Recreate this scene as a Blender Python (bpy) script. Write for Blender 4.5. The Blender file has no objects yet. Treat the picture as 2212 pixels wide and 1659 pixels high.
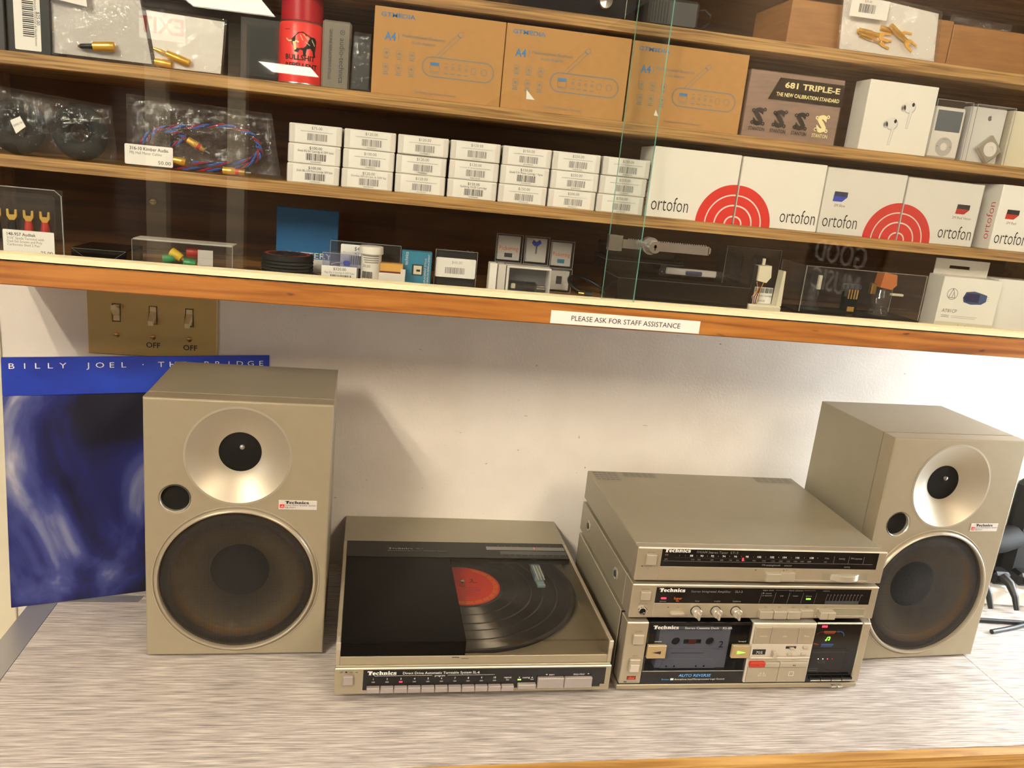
import bpy, bmesh, math, random
from mathutils import Vector, Matrix, noise as mnoise
rnd = random.Random(7)
PI = math.pi
sc = bpy.context.scene
COL = sc.collection

# ------------------------------------------------------------------ camera, world, light, exposure
cam_d = bpy.data.cameras.new('camera')
cam_d.sensor_width = 36.0
cam_d.lens = 28.392
cam_d.clip_start = 0.02
cam = bpy.data.objects.new('camera', cam_d)
COL.objects.link(cam)
cam.location = (0.2648, -1.0903, 0.5838)
cam.rotation_euler = (math.radians(75.484), math.radians(-5.6505), math.radians(-8.0252))
sc.camera = cam

W = bpy.data.worlds.new('daylight')
sc.world = W
W.use_nodes = True
_bg = W.node_tree.nodes['Background']
_bg.inputs[0].default_value = (0.90, 0.95, 1.0, 1)
_bg.inputs[1].default_value = 26.0

sc.view_settings.view_transform = 'Standard'
sc.view_settings.look = 'None'
sc.view_settings.exposure = 0.18
sc.view_settings.gamma = 1.0
sc.view_settings.use_curve_mapping = False
try:
    sc.cycles.transparent_max_bounces = 32
except Exception:
    pass

LAMP_COLOR = (1.0, 0.87, 0.68, 1)
PANEL_POWER = 14.0
TUBE_POWER = 225.0
WIN_Y = (-0.42, -0.01)
WIN_Z = (0.04, 0.62)

# ------------------------------------------------------------------ materials
def S(r, g, b):
    def l(c):
        c /= 255.0
        return c / 12.92 if c <= 0.04045 else ((c + 0.055) / 1.055) ** 2.4
    return (l(r), l(g), l(b), 1)
MATS = {}
def newmat(name):
    m = bpy.data.materials.new(name); m.use_nodes = True
    nt = m.node_tree; nt.nodes.clear()
    out = nt.nodes.new('ShaderNodeOutputMaterial')
    MATS[name] = m
    return m, nt, out
def nd(nt, t, **kw):
    n = nt.nodes.new(t)
    for k, v in kw.items():
        if k in n.inputs.keys(): n.inputs[k].default_value = v
        else: setattr(n, k, v)
    return n
def ramp(nt, stops, fac):
    r = nt.nodes.new('ShaderNodeValToRGB')
    e = r.color_ramp.elements
    e[0].position, e[0].color = stops[0]
    e[1].position, e[1].color = stops[-1]
    for p, c in stops[1:-1]:
        k = e.new(p); k.color = c
    nt.links.new(fac, r.inputs[0])
    return r.outputs[0]
def coords(nt, scale=(1, 1, 1), kind='Object'):
    tc = nt.nodes.new('ShaderNodeTexCoord'); mp = nt.nodes.new('ShaderNodeMapping')
    mp.inputs['Scale'].default_value = scale
    nt.links.new(tc.outputs[kind], mp.inputs[0])
    return mp.outputs[0]
def pm(name, col, rough=0.5, metal=0.0, spec=0.5, var=0.06, vscale=40, bump=0.0, bscale=300, stretch=(1, 1, 1), emit=None, es=0.0, coat=0.0):
    """plain surface: principled with a little procedural colour variation and relief"""
    m, nt, out = newmat(name)
    b = nd(nt, 'ShaderNodeBsdfPrincipled')
    b.inputs['Roughness'].default_value = rough
    b.inputs['Metallic'].default_value = metal
    b.inputs['Specular IOR Level'].default_value = spec
    if coat: b.inputs['Coat Weight'].default_value = coat
    v = coords(nt, stretch)
    n = nd(nt, 'ShaderNodeTexNoise', Scale=vscale, Detail=3.0)
    nt.links.new(v, n.inputs['Vector'])
    lo = tuple(c * (1 - var) for c in col[:3]) + (1,); hi = tuple(min(1, c * (1 + var)) for c in col[:3]) + (1,)
    nt.links.new(ramp(nt, [(0.3, lo), (0.7, hi)], n.outputs[0]), b.inputs['Base Color'])
    if bump:
        n2 = nd(nt, 'ShaderNodeTexNoise', Scale=bscale, Detail=2.0); nt.links.new(v, n2.inputs['Vector'])
        bp = nd(nt, 'ShaderNodeBump', Strength=bump, Distance=0.001); nt.links.new(n2.outputs[0], bp.inputs['Height'])
        nt.links.new(bp.outputs[0], b.inputs['Normal'])
    if emit:
        b.inputs['Emission Color'].default_value = emit; b.inputs['Emission Strength'].default_value = es
    nt.links.new(b.outputs[0], out.inputs[0])
    return m
def clear(name, tint=(0.97, 0.97, 0.97), ior=1.45, rough=0.03, haze=0.0, hazecol=(0.8, 0.8, 0.8, 1), bump=0.0, bscale=60, gloss=1.0):
    """thin clear sheet: tinted transparency under a fresnel gloss, with optional milky haze"""
    m, nt, out = newmat(name)
    tr = nd(nt, 'ShaderNodeBsdfTransparent'); tr.inputs[0].default_value = tuple(tint) + (1,)
    gl = nd(nt, 'ShaderNodeBsdfGlossy'); gl.inputs['Roughness'].default_value = rough; gl.inputs[0].default_value = (1, 1, 1, 1)
    lw = nd(nt, 'ShaderNodeLayerWeight'); lw.inputs['Blend'].default_value = 0.5
    f0 = ((ior - 1) / (ior + 1)) ** 2
    pw = nd(nt, 'ShaderNodeMath', operation='POWER'); pw.inputs[1].default_value = 5.0; nt.links.new(lw.outputs['Facing'], pw.inputs[0])
    fr = nd(nt, 'ShaderNodeMath', operation='MULTIPLY_ADD'); fr.inputs[1].default_value = (1 - f0) * gloss; fr.inputs[2].default_value = f0 * gloss; nt.links.new(pw.outputs[0], fr.inputs[0])
    mx = nd(nt, 'ShaderNodeMixShader')
    base = tr.outputs[0]
    if haze:
        df = nd(nt, 'ShaderNodeBsdfDiffuse'); df.inputs[0].default_value = hazecol
        m2 = nd(nt, 'ShaderNodeMixShader'); m2.inputs[0].default_value = haze
        nt.links.new(tr.outputs[0], m2.inputs[1]); nt.links.new(df.outputs[0], m2.inputs[2]); base = m2.outputs[0]
    if bump:
        v = coords(nt)
        n2 = nd(nt, 'ShaderNodeTexNoise', Scale=bscale, Detail=3.0); nt.links.new(v, n2.inputs['Vector'])
        bp = nd(nt, 'ShaderNodeBump', Strength=bump, Distance=0.004); nt.links.new(n2.outputs[0], bp.inputs['Height'])
        nt.links.new(bp.outputs[0], gl.inputs['Normal']); nt.links.new(bp.outputs[0], lw.inputs['Normal'])
    nt.links.new(fr.outputs[0], mx.inputs[0]); nt.links.new(base, mx.inputs[1]); nt.links.new(gl.outputs[0], mx.inputs[2])
    nt.links.new(mx.outputs[0], out.inputs[0])
    return m
def wood(name, dark, mid, light, scale, rough=0.45, knots=False, bands=None):
    m, nt, out = newmat(name)
    b = nd(nt, 'ShaderNodeBsdfPrincipled'); b.inputs['Roughness'].default_value = rough
    v = coords(nt, scale)
    n = nd(nt, 'ShaderNodeTexNoise', Scale=1.0, Detail=5.0, Distortion=0.6); nt.links.new(v, n.inputs['Vector'])
    c = ramp(nt, [(0.32, dark), (0.5, mid), (0.68, light)], n.outputs[0])
    if knots:
        v2 = coords(nt, (34, 34, 110))
        k = nd(nt, 'ShaderNodeTexNoise', Scale=1.0, Detail=1.0); nt.links.new(v2, k.inputs['Vector'])
        kf = ramp(nt, [(0.70, (0, 0, 0, 1)), (0.78, (1, 1, 1, 1))], k.outputs[0])
        mx = nd(nt, 'ShaderNodeMixRGB'); mx.inputs[2].default_value = S(70, 34, 14)
        nt.links.new(kf, mx.inputs[0]); nt.links.new(c, mx.inputs[1]); c = mx.outputs[0]
    nt.links.new(c, b.inputs['Base Color'])
    bp = nd(nt, 'ShaderNodeBump', Strength=0.15, Distance=0.001); nt.links.new(n.outputs[0], bp.inputs['Height'])
    nt.links.new(bp.outputs[0], b.inputs['Normal'])
    nt.links.new(b.outputs[0], out.inputs[0])
    return m

pm('champagne', S(160, 150, 128), 0.40, 0.35, var=0.02, vscale=60, bump=0.03, bscale=2500)
pm('champagne_top', S(154, 148, 129), 0.42, 0.30, var=0.02, vscale=30, bump=0.03, bscale=2500)
pm('silver_face', S(174, 164, 144), 0.34, 0.45, var=0.015, vscale=60)
pm('silver_bright', S(206, 200, 186), 0.25, 0.6, var=0.01)
pm('horn_metal', S(182, 174, 156), 0.42, 0.6, var=0.01)
pm('button_silver', S(178, 170, 152), 0.35, 0.3, var=0.02)
pm('button_grey', S(158, 150, 146), 0.4, 0.2, var=0.02)
pm('button_beige', S(170, 148, 106), 0.45, 0.1, var=0.02)
pm('cream_panel', S(198, 190, 176), 0.4, 0.15, var=0.015)
pm('button_red', S(178, 50, 28), 0.4, 0.0)
pm('panel_black', S(14, 13, 14), 0.16, 0.0, 0.5, var=0.0)
pm('plastic_black', S(22, 21, 22), 0.42, 0.0, var=0.1)
pm('rubber_black', S(16, 16, 16), 0.75, 0.0, var=0.1, bump=0.2, bscale=900)
pm('gloss_black', S(10, 10, 11), 0.12, 0.0)
pm('cone_brown', S(92, 78, 54), 0.7, 0.0, var=0.08, vscale=90)
pm('cone_edge', S(104, 78, 42), 0.75, 0.0, var=0.08, vscale=90)
pm('chrome', S(225, 222, 215), 0.12, 1.0, var=0.0)
pm('edge_highlight', S(244, 238, 224), 0.40, 0.7, var=0.01)  # paler than the fascia: the top edge highlight is put into this colour
pm('edge_glint', S(168, 166, 168), 0.3, var=0.02)  # opaque pale grey, paints the glint along clear plastic edges
pm('pic_blue', S(62, 82, 124), 0.5, var=0.03)
pm('lock_metal', S(176, 174, 168), 0.22, 0.82, var=0.03, vscale=90)
pm('steel', S(190, 188, 184), 0.3, 1.0, var=0.02)
pm('gold', S(232, 184, 84), 0.28, 0.65, var=0.05)
pm('brass', S(200, 160, 90), 0.3, 0.9, var=0.05)
pm('white_paper', S(236, 231, 224), 0.55, var=0.01)
pm('white_gloss', S(240, 236, 228), 0.28, var=0.008)
pm('grey_paper', S(205, 200, 194), 0.5, var=0.02)
pm('label_white', S(240, 237, 232), 0.5, var=0.005)
pm('cardboard', S(184, 138, 84), 0.75, var=0.035, vscale=120, bump=0.08, bscale=600)
pm('ink_black', S(24, 22, 24), 0.6, var=0.0)
pm('ink_grey', S(120, 116, 114), 0.6, var=0.0)
pm('ink_faint', S(176, 170, 164), 0.6, var=0.0)
pm('ink_white', S(232, 230, 226), 0.5, var=0.0)
pm('ink_dim', S(120, 118, 116), 0.5, var=0.0)
pm('ink_blue', S(66, 128, 190), 0.6, var=0.0)
pm('ink_bluegrey', S(122, 130, 138), 0.6, var=0.0)
pm('ink_red', S(214, 38, 30), 0.5, var=0.0)
pm('ink_orange', S(226, 110, 34), 0.5, var=0.0)
pm('ink_lightblue', S(96, 160, 230), 0.5, var=0.0)
pm('ink_green', S(120, 190, 60), 0.5, var=0.0)
pm('ink_cream', S(240, 226, 170), 0.5, var=0.0)
pm('can_red', S(232, 62, 60), 0.3, var=0.01)
pm('can_cap_red', S(178, 24, 40), 0.25, var=0.01)
pm('film_blue', S(20, 92, 140), 0.35, var=0.02)
pm('card_blue', S(24, 96, 150), 0.5, var=0.1, vscale=14)
pm('card_teal', S(52, 128, 160), 0.5, var=0.02)
pm('plastic_blue', S(36, 66, 190), 0.35, var=0.02)
pm('plastic_green', S(40, 150, 84), 0.35, var=0.02)
pm('plastic_yellow', S(232, 196, 40), 0.35, var=0.02)
pm('plastic_red', S(190, 44, 30), 0.35, var=0.02)
pm('plastic_orange', S(214, 124, 62), 0.4, var=0.02)
pm('plastic_ivory', S(222, 214, 190), 0.45, var=0.02)
pm('plastic_grey', S(112, 112, 112), 0.45, var=0.03)
pm('plastic_darkgrey', S(58, 60, 62), 0.42, var=0.05)
pm('case_grey', S(128, 122, 112), 0.4, var=0.03)
pm('wire_blue', S(52, 96, 180), 0.4, var=0.02)
pm('wire_red', S(150, 30, 40), 0.4, var=0.02)
pm('wire_navy', S(34, 40, 84), 0.4, var=0.02)
pm('ivory_plate', S(182, 156, 92), 0.45, var=0.02)
pm('ivory_toggle', S(214, 196, 150), 0.4, var=0.02)
pm('rail_white', S(240, 226, 190), 0.4, var=0.02, vscale=20)
pm('cassette_shell', S(196, 198, 206), 0.4, var=0.02)
pm('stanton_wood', S(150, 122, 108), 0.5, var=0.12, vscale=30, stretch=(1, 1, 8))
pm('amber', S(232, 178, 84), 0.5, var=0.06, vscale=60)
pm('maroon', S(110, 24, 28), 0.5, var=0.03)
pm('label_red', S(226, 56, 44), 0.5, var=0.01)
pm('label_orange', S(236, 120, 30), 0.5, var=0.01)
pm('metal_trim', S(176, 176, 178), 0.30, 0.6, var=0.02, vscale=8)
pm('ceiling_white', S(226, 222, 214), 0.8, var=0.02)
pm('floor_grey', S(140, 128, 112), 0.6, var=0.1, vscale=5)
pm('room_wall', S(120, 100, 80), 0.8, var=0.03, vscale=2)
pm('pillar_cream', S(240, 232, 206), 0.6, var=0.02)
pm('frame_white', S(236, 234, 230), 0.5, var=0.01)
pm('led_red', S(255, 40, 60), 0.4, emit=(1, 0.03, 0.06, 1), es=2.2)
pm('led_green', S(120, 255, 80), 0.4, emit=(0.25, 1, 0.05, 1), es=1.6)
pm('led_off', S(120, 118, 122), 0.4)
pm('led_white', S(230, 225, 220), 0.4, emit=(1, 0.95, 0.9, 1), es=0.8)
pm('led_dim_red', S(120, 16, 20), 0.4, emit=(1, 0.04, 0.04, 1), es=0.35)
pm('exit_red', S(214, 40, 36), 0.5, emit=(1, 0.05, 0.04, 1), es=1.4)
pm('exit_white', S(240, 238, 230), 0.5, emit=(1, 0.95, 0.85, 1), es=1.6)
pm('lamp_diffuser', S(255, 246, 226), 0.6, var=0.0, emit=LAMP_COLOR, es=PANEL_POWER)
pm('lamp_tube', S(255, 246, 226), 0.6, var=0.0, emit=LAMP_COLOR, es=TUBE_POWER)
pm('lamp_tube_dim', S(255, 242, 220), 0.6, var=0.0, emit=LAMP_COLOR, es=TUBE_POWER * 0.42)  # same tube at reduced power, for the right fixture
pm('disp_orange', S(120, 58, 24), 0.4)
pm('disp_blue', S(40, 66, 104), 0.4)
pm('disp_red', S(74, 26, 20), 0.4)
pm('mesh_black', S(12, 11, 9), 0.65, 0.0, 0.2, var=0.4, vscale=1200)
pm('lid_black', S(11, 9, 8), 0.2, 0.0, 0.08, var=0.0)
pm('band_black', S(24, 23, 19), 0.25, 0.0, 0.22, var=0.0)
pm('bamboo_box', S(156, 108, 60), 0.5, var=0.12, vscale=22, stretch=(1, 1, 9))
pm('tape_red', S(170, 60, 40), 0.5, var=0.02)
pm('amp_black', S(16, 14, 22), 0.14, var=0.0)
pm('pic_white', S(232, 230, 226), 0.4, var=0.02)
pm('pic_shade', S(196, 192, 188), 0.5, var=0.02)
pm('screen_grey', S(96, 106, 116), 0.3, var=0.02)
pm('glass_edge', S(120, 190, 176), 0.2, var=0.02, emit=None)
clear('glass', (0.965, 0.98, 0.972), 1.5, 0.0)
clear('clear_plastic', (0.95, 0.95, 0.955), 1.45, 0.04, haze=0.02)
clear('dark_plastic', (0.62, 0.60, 0.58), 1.45, 0.06, haze=0.03)
clear('smoke_lid', (0.84, 0.82, 0.78), 1.35, 0.04, haze=0.003, gloss=0.4)
clear('smoke_window', (0.60, 0.61, 0.64), 1.3, 0.04, haze=0.004, gloss=0.6)
clear('bag_film', (0.95, 0.95, 0.96), 1.5, 0.06, haze=0.018, bump=0.9, bscale=90)
clear('blue_clear', (0.62, 0.78, 0.88), 1.45, 0.1, haze=0.55, hazecol=(0.40, 0.62, 0.75, 1))
clear('violet_clear', (0.80, 0.80, 0.90), 1.45, 0.06, haze=0.10, hazecol=(0.6, 0.62, 0.85, 1))
wood('shelf_edge', S(112, 80, 44), S(168, 128, 76), S(196, 156, 100), (9, 60, 420), 0.5)
wood('shelf_top', S(118, 82, 44), S(158, 112, 62), S(176, 130, 76), (6, 60, 60), 0.5)
wood('back_wood', S(74, 42, 14), S(102, 61, 22), S(118, 72, 28), (5, 40, 70), 0.4)
wood('pine_face', S(124, 72, 24), S(160, 101, 40), S(176, 118, 54), (6, 60, 90), 0.42, knots=True)
wood('counter_edge', S(150, 108, 54), S(196, 154, 90), S(214, 176, 112), (5, 60, 260), 0.45)

def special_mats():
    # brushed grey laminate
    m, nt, out = newmat('laminate')
    b = nd(nt, 'ShaderNodeBsdfPrincipled'); b.inputs['Roughness'].default_value = 0.36
    v = coords(nt, (22, 520, 1))
    n = nd(nt, 'ShaderNodeTexNoise', Scale=1.0, Detail=4.0, Roughness=0.6); nt.links.new(v, n.inputs['Vector'])
    c1 = ramp(nt, [(0.28, S(126, 118, 115)), (0.45, S(172, 164, 160)), (0.55, S(196, 190, 186)), (0.72, S(230, 225, 220))], n.outputs[0])
    nt.links.new(c1, b.inputs['Base Color'])
    nt.links.new(b.outputs[0], out.inputs[0])
    # painted plaster wall with roller relief, pits and scuffs
    m, nt, out = newmat('painted_wall')
    b = nd(nt, 'ShaderNodeBsdfPrincipled'); b.inputs['Roughness'].default_value = 0.55
    v = coords(nt, (1, 1, 1))
    n = nd(nt, 'ShaderNodeTexNoise', Scale=260.0, Detail=3.0); nt.links.new(v, n.inputs['Vector'])
    n2 = nd(nt, 'ShaderNodeTexNoise', Scale=14.0, Detail=2.0); nt.links.new(v, n2.inputs['Vector'])
    vs = coords(nt, (38, 38, 70))
    n3 = nd(nt, 'ShaderNodeTexNoise', Scale=1.0, Detail=3.0, Distortion=1.5); nt.links.new(vs, n3.inputs['Vector'])
    sc_ = ramp(nt, [(0.735, (0, 0, 0, 1)), (0.75, (1, 1, 1, 1))], n3.outputs[0])
    base = ramp(nt, [(0.3, S(226, 219, 210)), (0.7, S(234, 228, 220))], n2.outputs[0])
    mx = nd(nt, 'ShaderNodeMixRGB'); mx.inputs[2].default_value = S(176, 164, 150)
    nt.links.new(sc_, mx.inputs[0]); nt.links.new(base, mx.inputs[1]); nt.links.new(mx.outputs[0], b.inputs['Base Color'])
    ma = nd(nt, 'ShaderNodeMath', operation='MULTIPLY_ADD'); ma.inputs[1].default_value = -3.0
    nt.links.new(sc_, ma.inputs[0]); nt.links.new(n.outputs[0], ma.inputs[2])
    bp = nd(nt, 'ShaderNodeBump', Strength=0.22, Distance=0.0012); nt.links.new(ma.outputs[0], bp.inputs['Height'])
    nt.links.new(bp.outputs[0], b.inputs['Normal']); nt.links.new(b.outputs[0], out.inputs[0])
    # speaker grille: fine perforated metal, about half open
    m, nt, out = newmat('grille_mesh')
    v = coords(nt, (1, 1, 1))
    vo = nd(nt, 'ShaderNodeTexVoronoi', Scale=620.0, Randomness=0.0); nt.links.new(v, vo.inputs['Vector'])
    f = ramp(nt, [(0.40, (0.85, 0.85, 0.85, 1)), (0.54, (0.15, 0.15, 0.15, 1))], vo.outputs['Distance'])
    tr = nd(nt, 'ShaderNodeBsdfTransparent')
    pb = nd(nt, 'ShaderNodeBsdfPrincipled'); pb.inputs['Base Color'].default_value = S(22, 19, 15); pb.inputs['Roughness'].default_value = 0.65
    mx = nd(nt, 'ShaderNodeMixShader'); nt.links.new(f, mx.inputs[0]); nt.links.new(pb.outputs[0], mx.inputs[1]); nt.links.new(tr.outputs[0], mx.inputs[2])
    nt.links.new(mx.outputs[0], out.inputs[0])
    # vinyl: plain glossy black, the grooves are in the mesh
    m, nt, out = newmat('vinyl')
    b = nd(nt, 'ShaderNodeBsdfPrincipled'); b.inputs['Base Color'].default_value = S(10, 10, 10); b.inputs['Roughness'].default_value = 0.28; b.inputs['Specular IOR Level'].default_value = 0.8
    nt.links.new(b.outputs[0], out.inputs[0])
    # record sleeve print: soft abstract blues (a plain stand-in for the cover picture)
    m, nt, out = newmat('sleeve_print')
    b = nd(nt, 'ShaderNodeBsdfPrincipled'); b.inputs['Roughness'].default_value = 0.35
    v = coords(nt, (5.5, 5.5, 4.5))
    n = nd(nt, 'ShaderNodeTexNoise', Scale=1.0, Detail=5.0, Distortion=1.1); nt.links.new(v, n.inputs['Vector'])
    nt.links.new(ramp(nt, [(0.38, S(9, 10, 30)), (0.46, S(22, 28, 90)), (0.52, S(58, 66, 124)), (0.57, S(120, 124, 156)), (0.64, S(226, 220, 216))], n.outputs[0]), b.inputs['Base Color'])
    nt.links.new(b.outputs[0], out.inputs[0])
    m, nt, out = newmat('sleeve_sky')
    b = nd(nt, 'ShaderNodeBsdfPrincipled'); b.inputs['Roughness'].default_value = 0.35
    n = nd(nt, 'ShaderNodeTexNoise', Scale=1.0, Detail=3.0); nt.links.new(coords(nt, (8, 8, 20)), n.inputs['Vector'])
    nt.links.new(ramp(nt, [(0.3, S(18, 34, 128)), (0.7, S(30, 66, 184))], n.outputs[0]), b.inputs['Base Color'])
    nt.links.new(b.outputs[0], out.inputs[0])
special_mats()
M = MATS

# ------------------------------------------------------------------ geometry helpers
_tcache = {}
def text_geo(s, bold=0.0):
    k = (s, bold)
    if k not in _tcache:
        cu = bpy.data.curves.new('t', 'FONT'); cu.body = s; cu.size = 1.0; cu.offset = bold; cu.resolution_u = 2
        ob = bpy.data.objects.new('t', cu)
        me = ob.to_mesh()
        vs = [tuple(v.co) for v in me.vertices]; fs = [tuple(p.vertices) for p in me.polygons]
        ob.to_mesh_clear(); bpy.data.objects.remove(ob); bpy.data.curves.remove(cu)
        if vs:
            x0 = min(v[0] for v in vs); x1 = max(v[0] for v in vs)
        else: x0 = x1 = 0
        _tcache[k] = (vs, fs, x0, x1)
    return _tcache[k]

class MB:
    """collects shapes into one mesh"""
    def __init__(self): self.v = []; self.f = []; self.mi = []; self.sm = []; self.mats = []
    def idx(self, mat):
        if mat not in self.mats: self.mats.append(mat)
        return self.mats.index(mat)
    def add(self, vs, fs, mat, smooth=False, tf=None):
        o = len(self.v); k = self.idx(mat)
        if tf is not None: vs = [tuple(tf @ Vector(p)) for p in vs]
        self.v.extend(vs)
        for f in fs:
            self.f.append(tuple(i + o for i in f)); self.mi.append(k); self.sm.append(smooth)
        return self
    def box(self, x0, x1, y0, y1, z0, z1, mat, b=0.0, tf=None):
        b = min(b, 0.49 * min(abs(x1 - x0), abs(y1 - y0), abs(z1 - z0)))
        if b <= 0:
            vs = [(x, y, z) for x in (x0, x1) for y in (y0, y1) for z in (z0, z1)]
            fs = [(0, 1, 3, 2), (4, 6, 7, 5), (0, 4, 5, 1), (2, 3, 7, 6), (0, 2, 6, 4), (1, 5, 7, 3)]
            return self.add(vs, fs, mat, False, tf)
        vs = []; ids = {}
        lo = (x0, y0, z0); hi = (x1, y1, z1)
        for c in range(8):
            s = ((c >> 2) & 1, (c >> 1) & 1, c & 1)
            for a in range(3):
                p = [0, 0, 0]
                for k in range(3):
                    e = hi[k] if s[k] else lo[k]
                    p[k] = e if k == a else (e - b if s[k] else e + b)
                ids[(s, a)] = len(vs); vs.append(tuple(p))
        fs = []
        cen = Vector([(lo[k] + hi[k]) / 2 for k in range(3)])
        def put(f):
            p = [Vector(vs[i]) for i in f]
            n = (p[1] - p[0]).cross(p[2] - p[0])
            if n.dot(sum(p, Vector()) / len(p) - cen) < 0: f = f[::-1]
            fs.append(tuple(f))
        for a in range(3):
            u, w = [k for k in range(3) if k != a]
            for sa in (0, 1):
                q = []
                for (su, sw) in ((0, 0), (1, 0), (1, 1), (0, 1)):
                    s = [0, 0, 0]; s[a] = sa; s[u] = su; s[w] = sw; q.append(ids[(tuple(s), a)])
                put(q)
            for su in (0, 1):
                for sw in (0, 1):
                    s0 = [0, 0, 0]; s0[u] = su; s0[w] = sw; s1 = list(s0); s1[a] = 1
                    s0 = tuple(s0); s1 = tuple(s1)
                    put([ids[(s0, u)], ids[(s1, u)], ids[(s1, w)], ids[(s0, w)]])
        for c in range(8):
            s = ((c >> 2) & 1, (c >> 1) & 1, c & 1); put([ids[(s, 0)], ids[(s, 1)], ids[(s, 2)]])
        return self.add(vs, fs, mat, False, tf)
    def lathe(self, prof, c, mat, axis='y', n=48, smooth=True, caps=(False, False), tf=None, sx=1.0):
        """prof = [(radius, offset along axis)]"""
        vs = []; fs = []
        for r, h in prof:
            for i in range(n):
                a = 2 * PI * i / n; p, q = r * math.cos(a) * sx, r * math.sin(a)
                vs.append({'y': (c[0] + p, c[1] + h, c[2] + q), 'z': (c[0] + p, c[1] + q, c[2] + h), 'x': (c[0] + h, c[1] + p, c[2] + q)}[axis])
        for j in range(len(prof) - 1):
            for i in range(n):
                k = (i + 1) % n; fs.append((j * n + i, j * n + k, (j + 1) * n + k, (j + 1) * n + i))
        if caps[0]: fs.append(tuple(range(n))[::-1])
        if caps[1]: fs.append(tuple(range((len(prof) - 1) * n, len(prof) * n)))
        return self.add(vs, fs, mat, smooth, tf)
    def cyl(self, c, r, h0, h1, mat, axis='z', n=32, tf=None):
        return self.lathe([(r, h0), (r, h1)], c, mat, axis, n, True, (True, True), tf)
    def tube(self, pts, r, mat, n=14, tf=None):
        pts = [Vector(p) for p in pts]; vs = []; fs = []; up = Vector((0.13, 0.2, 0.97))
        for i, p in enumerate(pts):
            t = (pts[min(i + 1, len(pts) - 1)] - pts[max(i - 1, 0)]).normalized()
            a = t.cross(up)
            if a.length < 1e-4: a = t.cross(Vector((1, 0, 0)))
            a.normalize(); b = t.cross(a)
            rr = r[i] if isinstance(r, (list, tuple)) else r
            for k in range(n):
                w = 2 * PI * k / n; vs.append(tuple(p + a * (rr * math.cos(w)) + b * (rr * math.sin(w))))
        for i in range(len(pts) - 1):
            for k in range(n):
                m = (k + 1) % n; fs.append((i * n + k, i * n + m, (i + 1) * n + m, (i + 1) * n + k))
        fs.append(tuple(range(n))[::-1]); fs.append(tuple(range((len(pts) - 1) * n, len(pts) * n)))
        return self.add(vs, fs, mat, True, tf)
    def prism(self, poly, y0, y1, mat, tf=None):
        """polygon in x,z extruded along y"""
        n = len(poly); vs = [(x, y0, z) for x, z in poly] + [(x, y1, z) for x, z in poly]
        fs = [tuple(range(n)), tuple(range(n, 2 * n))[::-1]] + [(i, i + n, (i + 1) % n + n, (i + 1) % n) for i in range(n)]
        return self.add(vs, fs, mat, False, tf)
    def build(self, name, parent=None, loc=None, rot=None, recalc=True, sharp=0.6):
        me = bpy.data.meshes.new(name)
        me.from_pydata(self.v, [], self.f)
        for m in self.mats: me.materials.append(MATS[m])
        me.polygons.foreach_set('material_index', self.mi)
        me.polygons.foreach_set('use_smooth', self.sm)
        me.update()
        if recalc:
            bm = bmesh.new(); bm.from_mesh(me); bmesh.ops.recalc_face_normals(bm, faces=bm.faces); bm.to_mesh(me); bm.free()
        if any(self.sm): me.set_sharp_from_angle(angle=sharp)
        o = bpy.data.objects.new(name, me); COL.objects.link(o)
        if parent: o.parent = parent
        if loc: o.location = loc
        if rot: o.rotation_euler = rot
        return o

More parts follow.
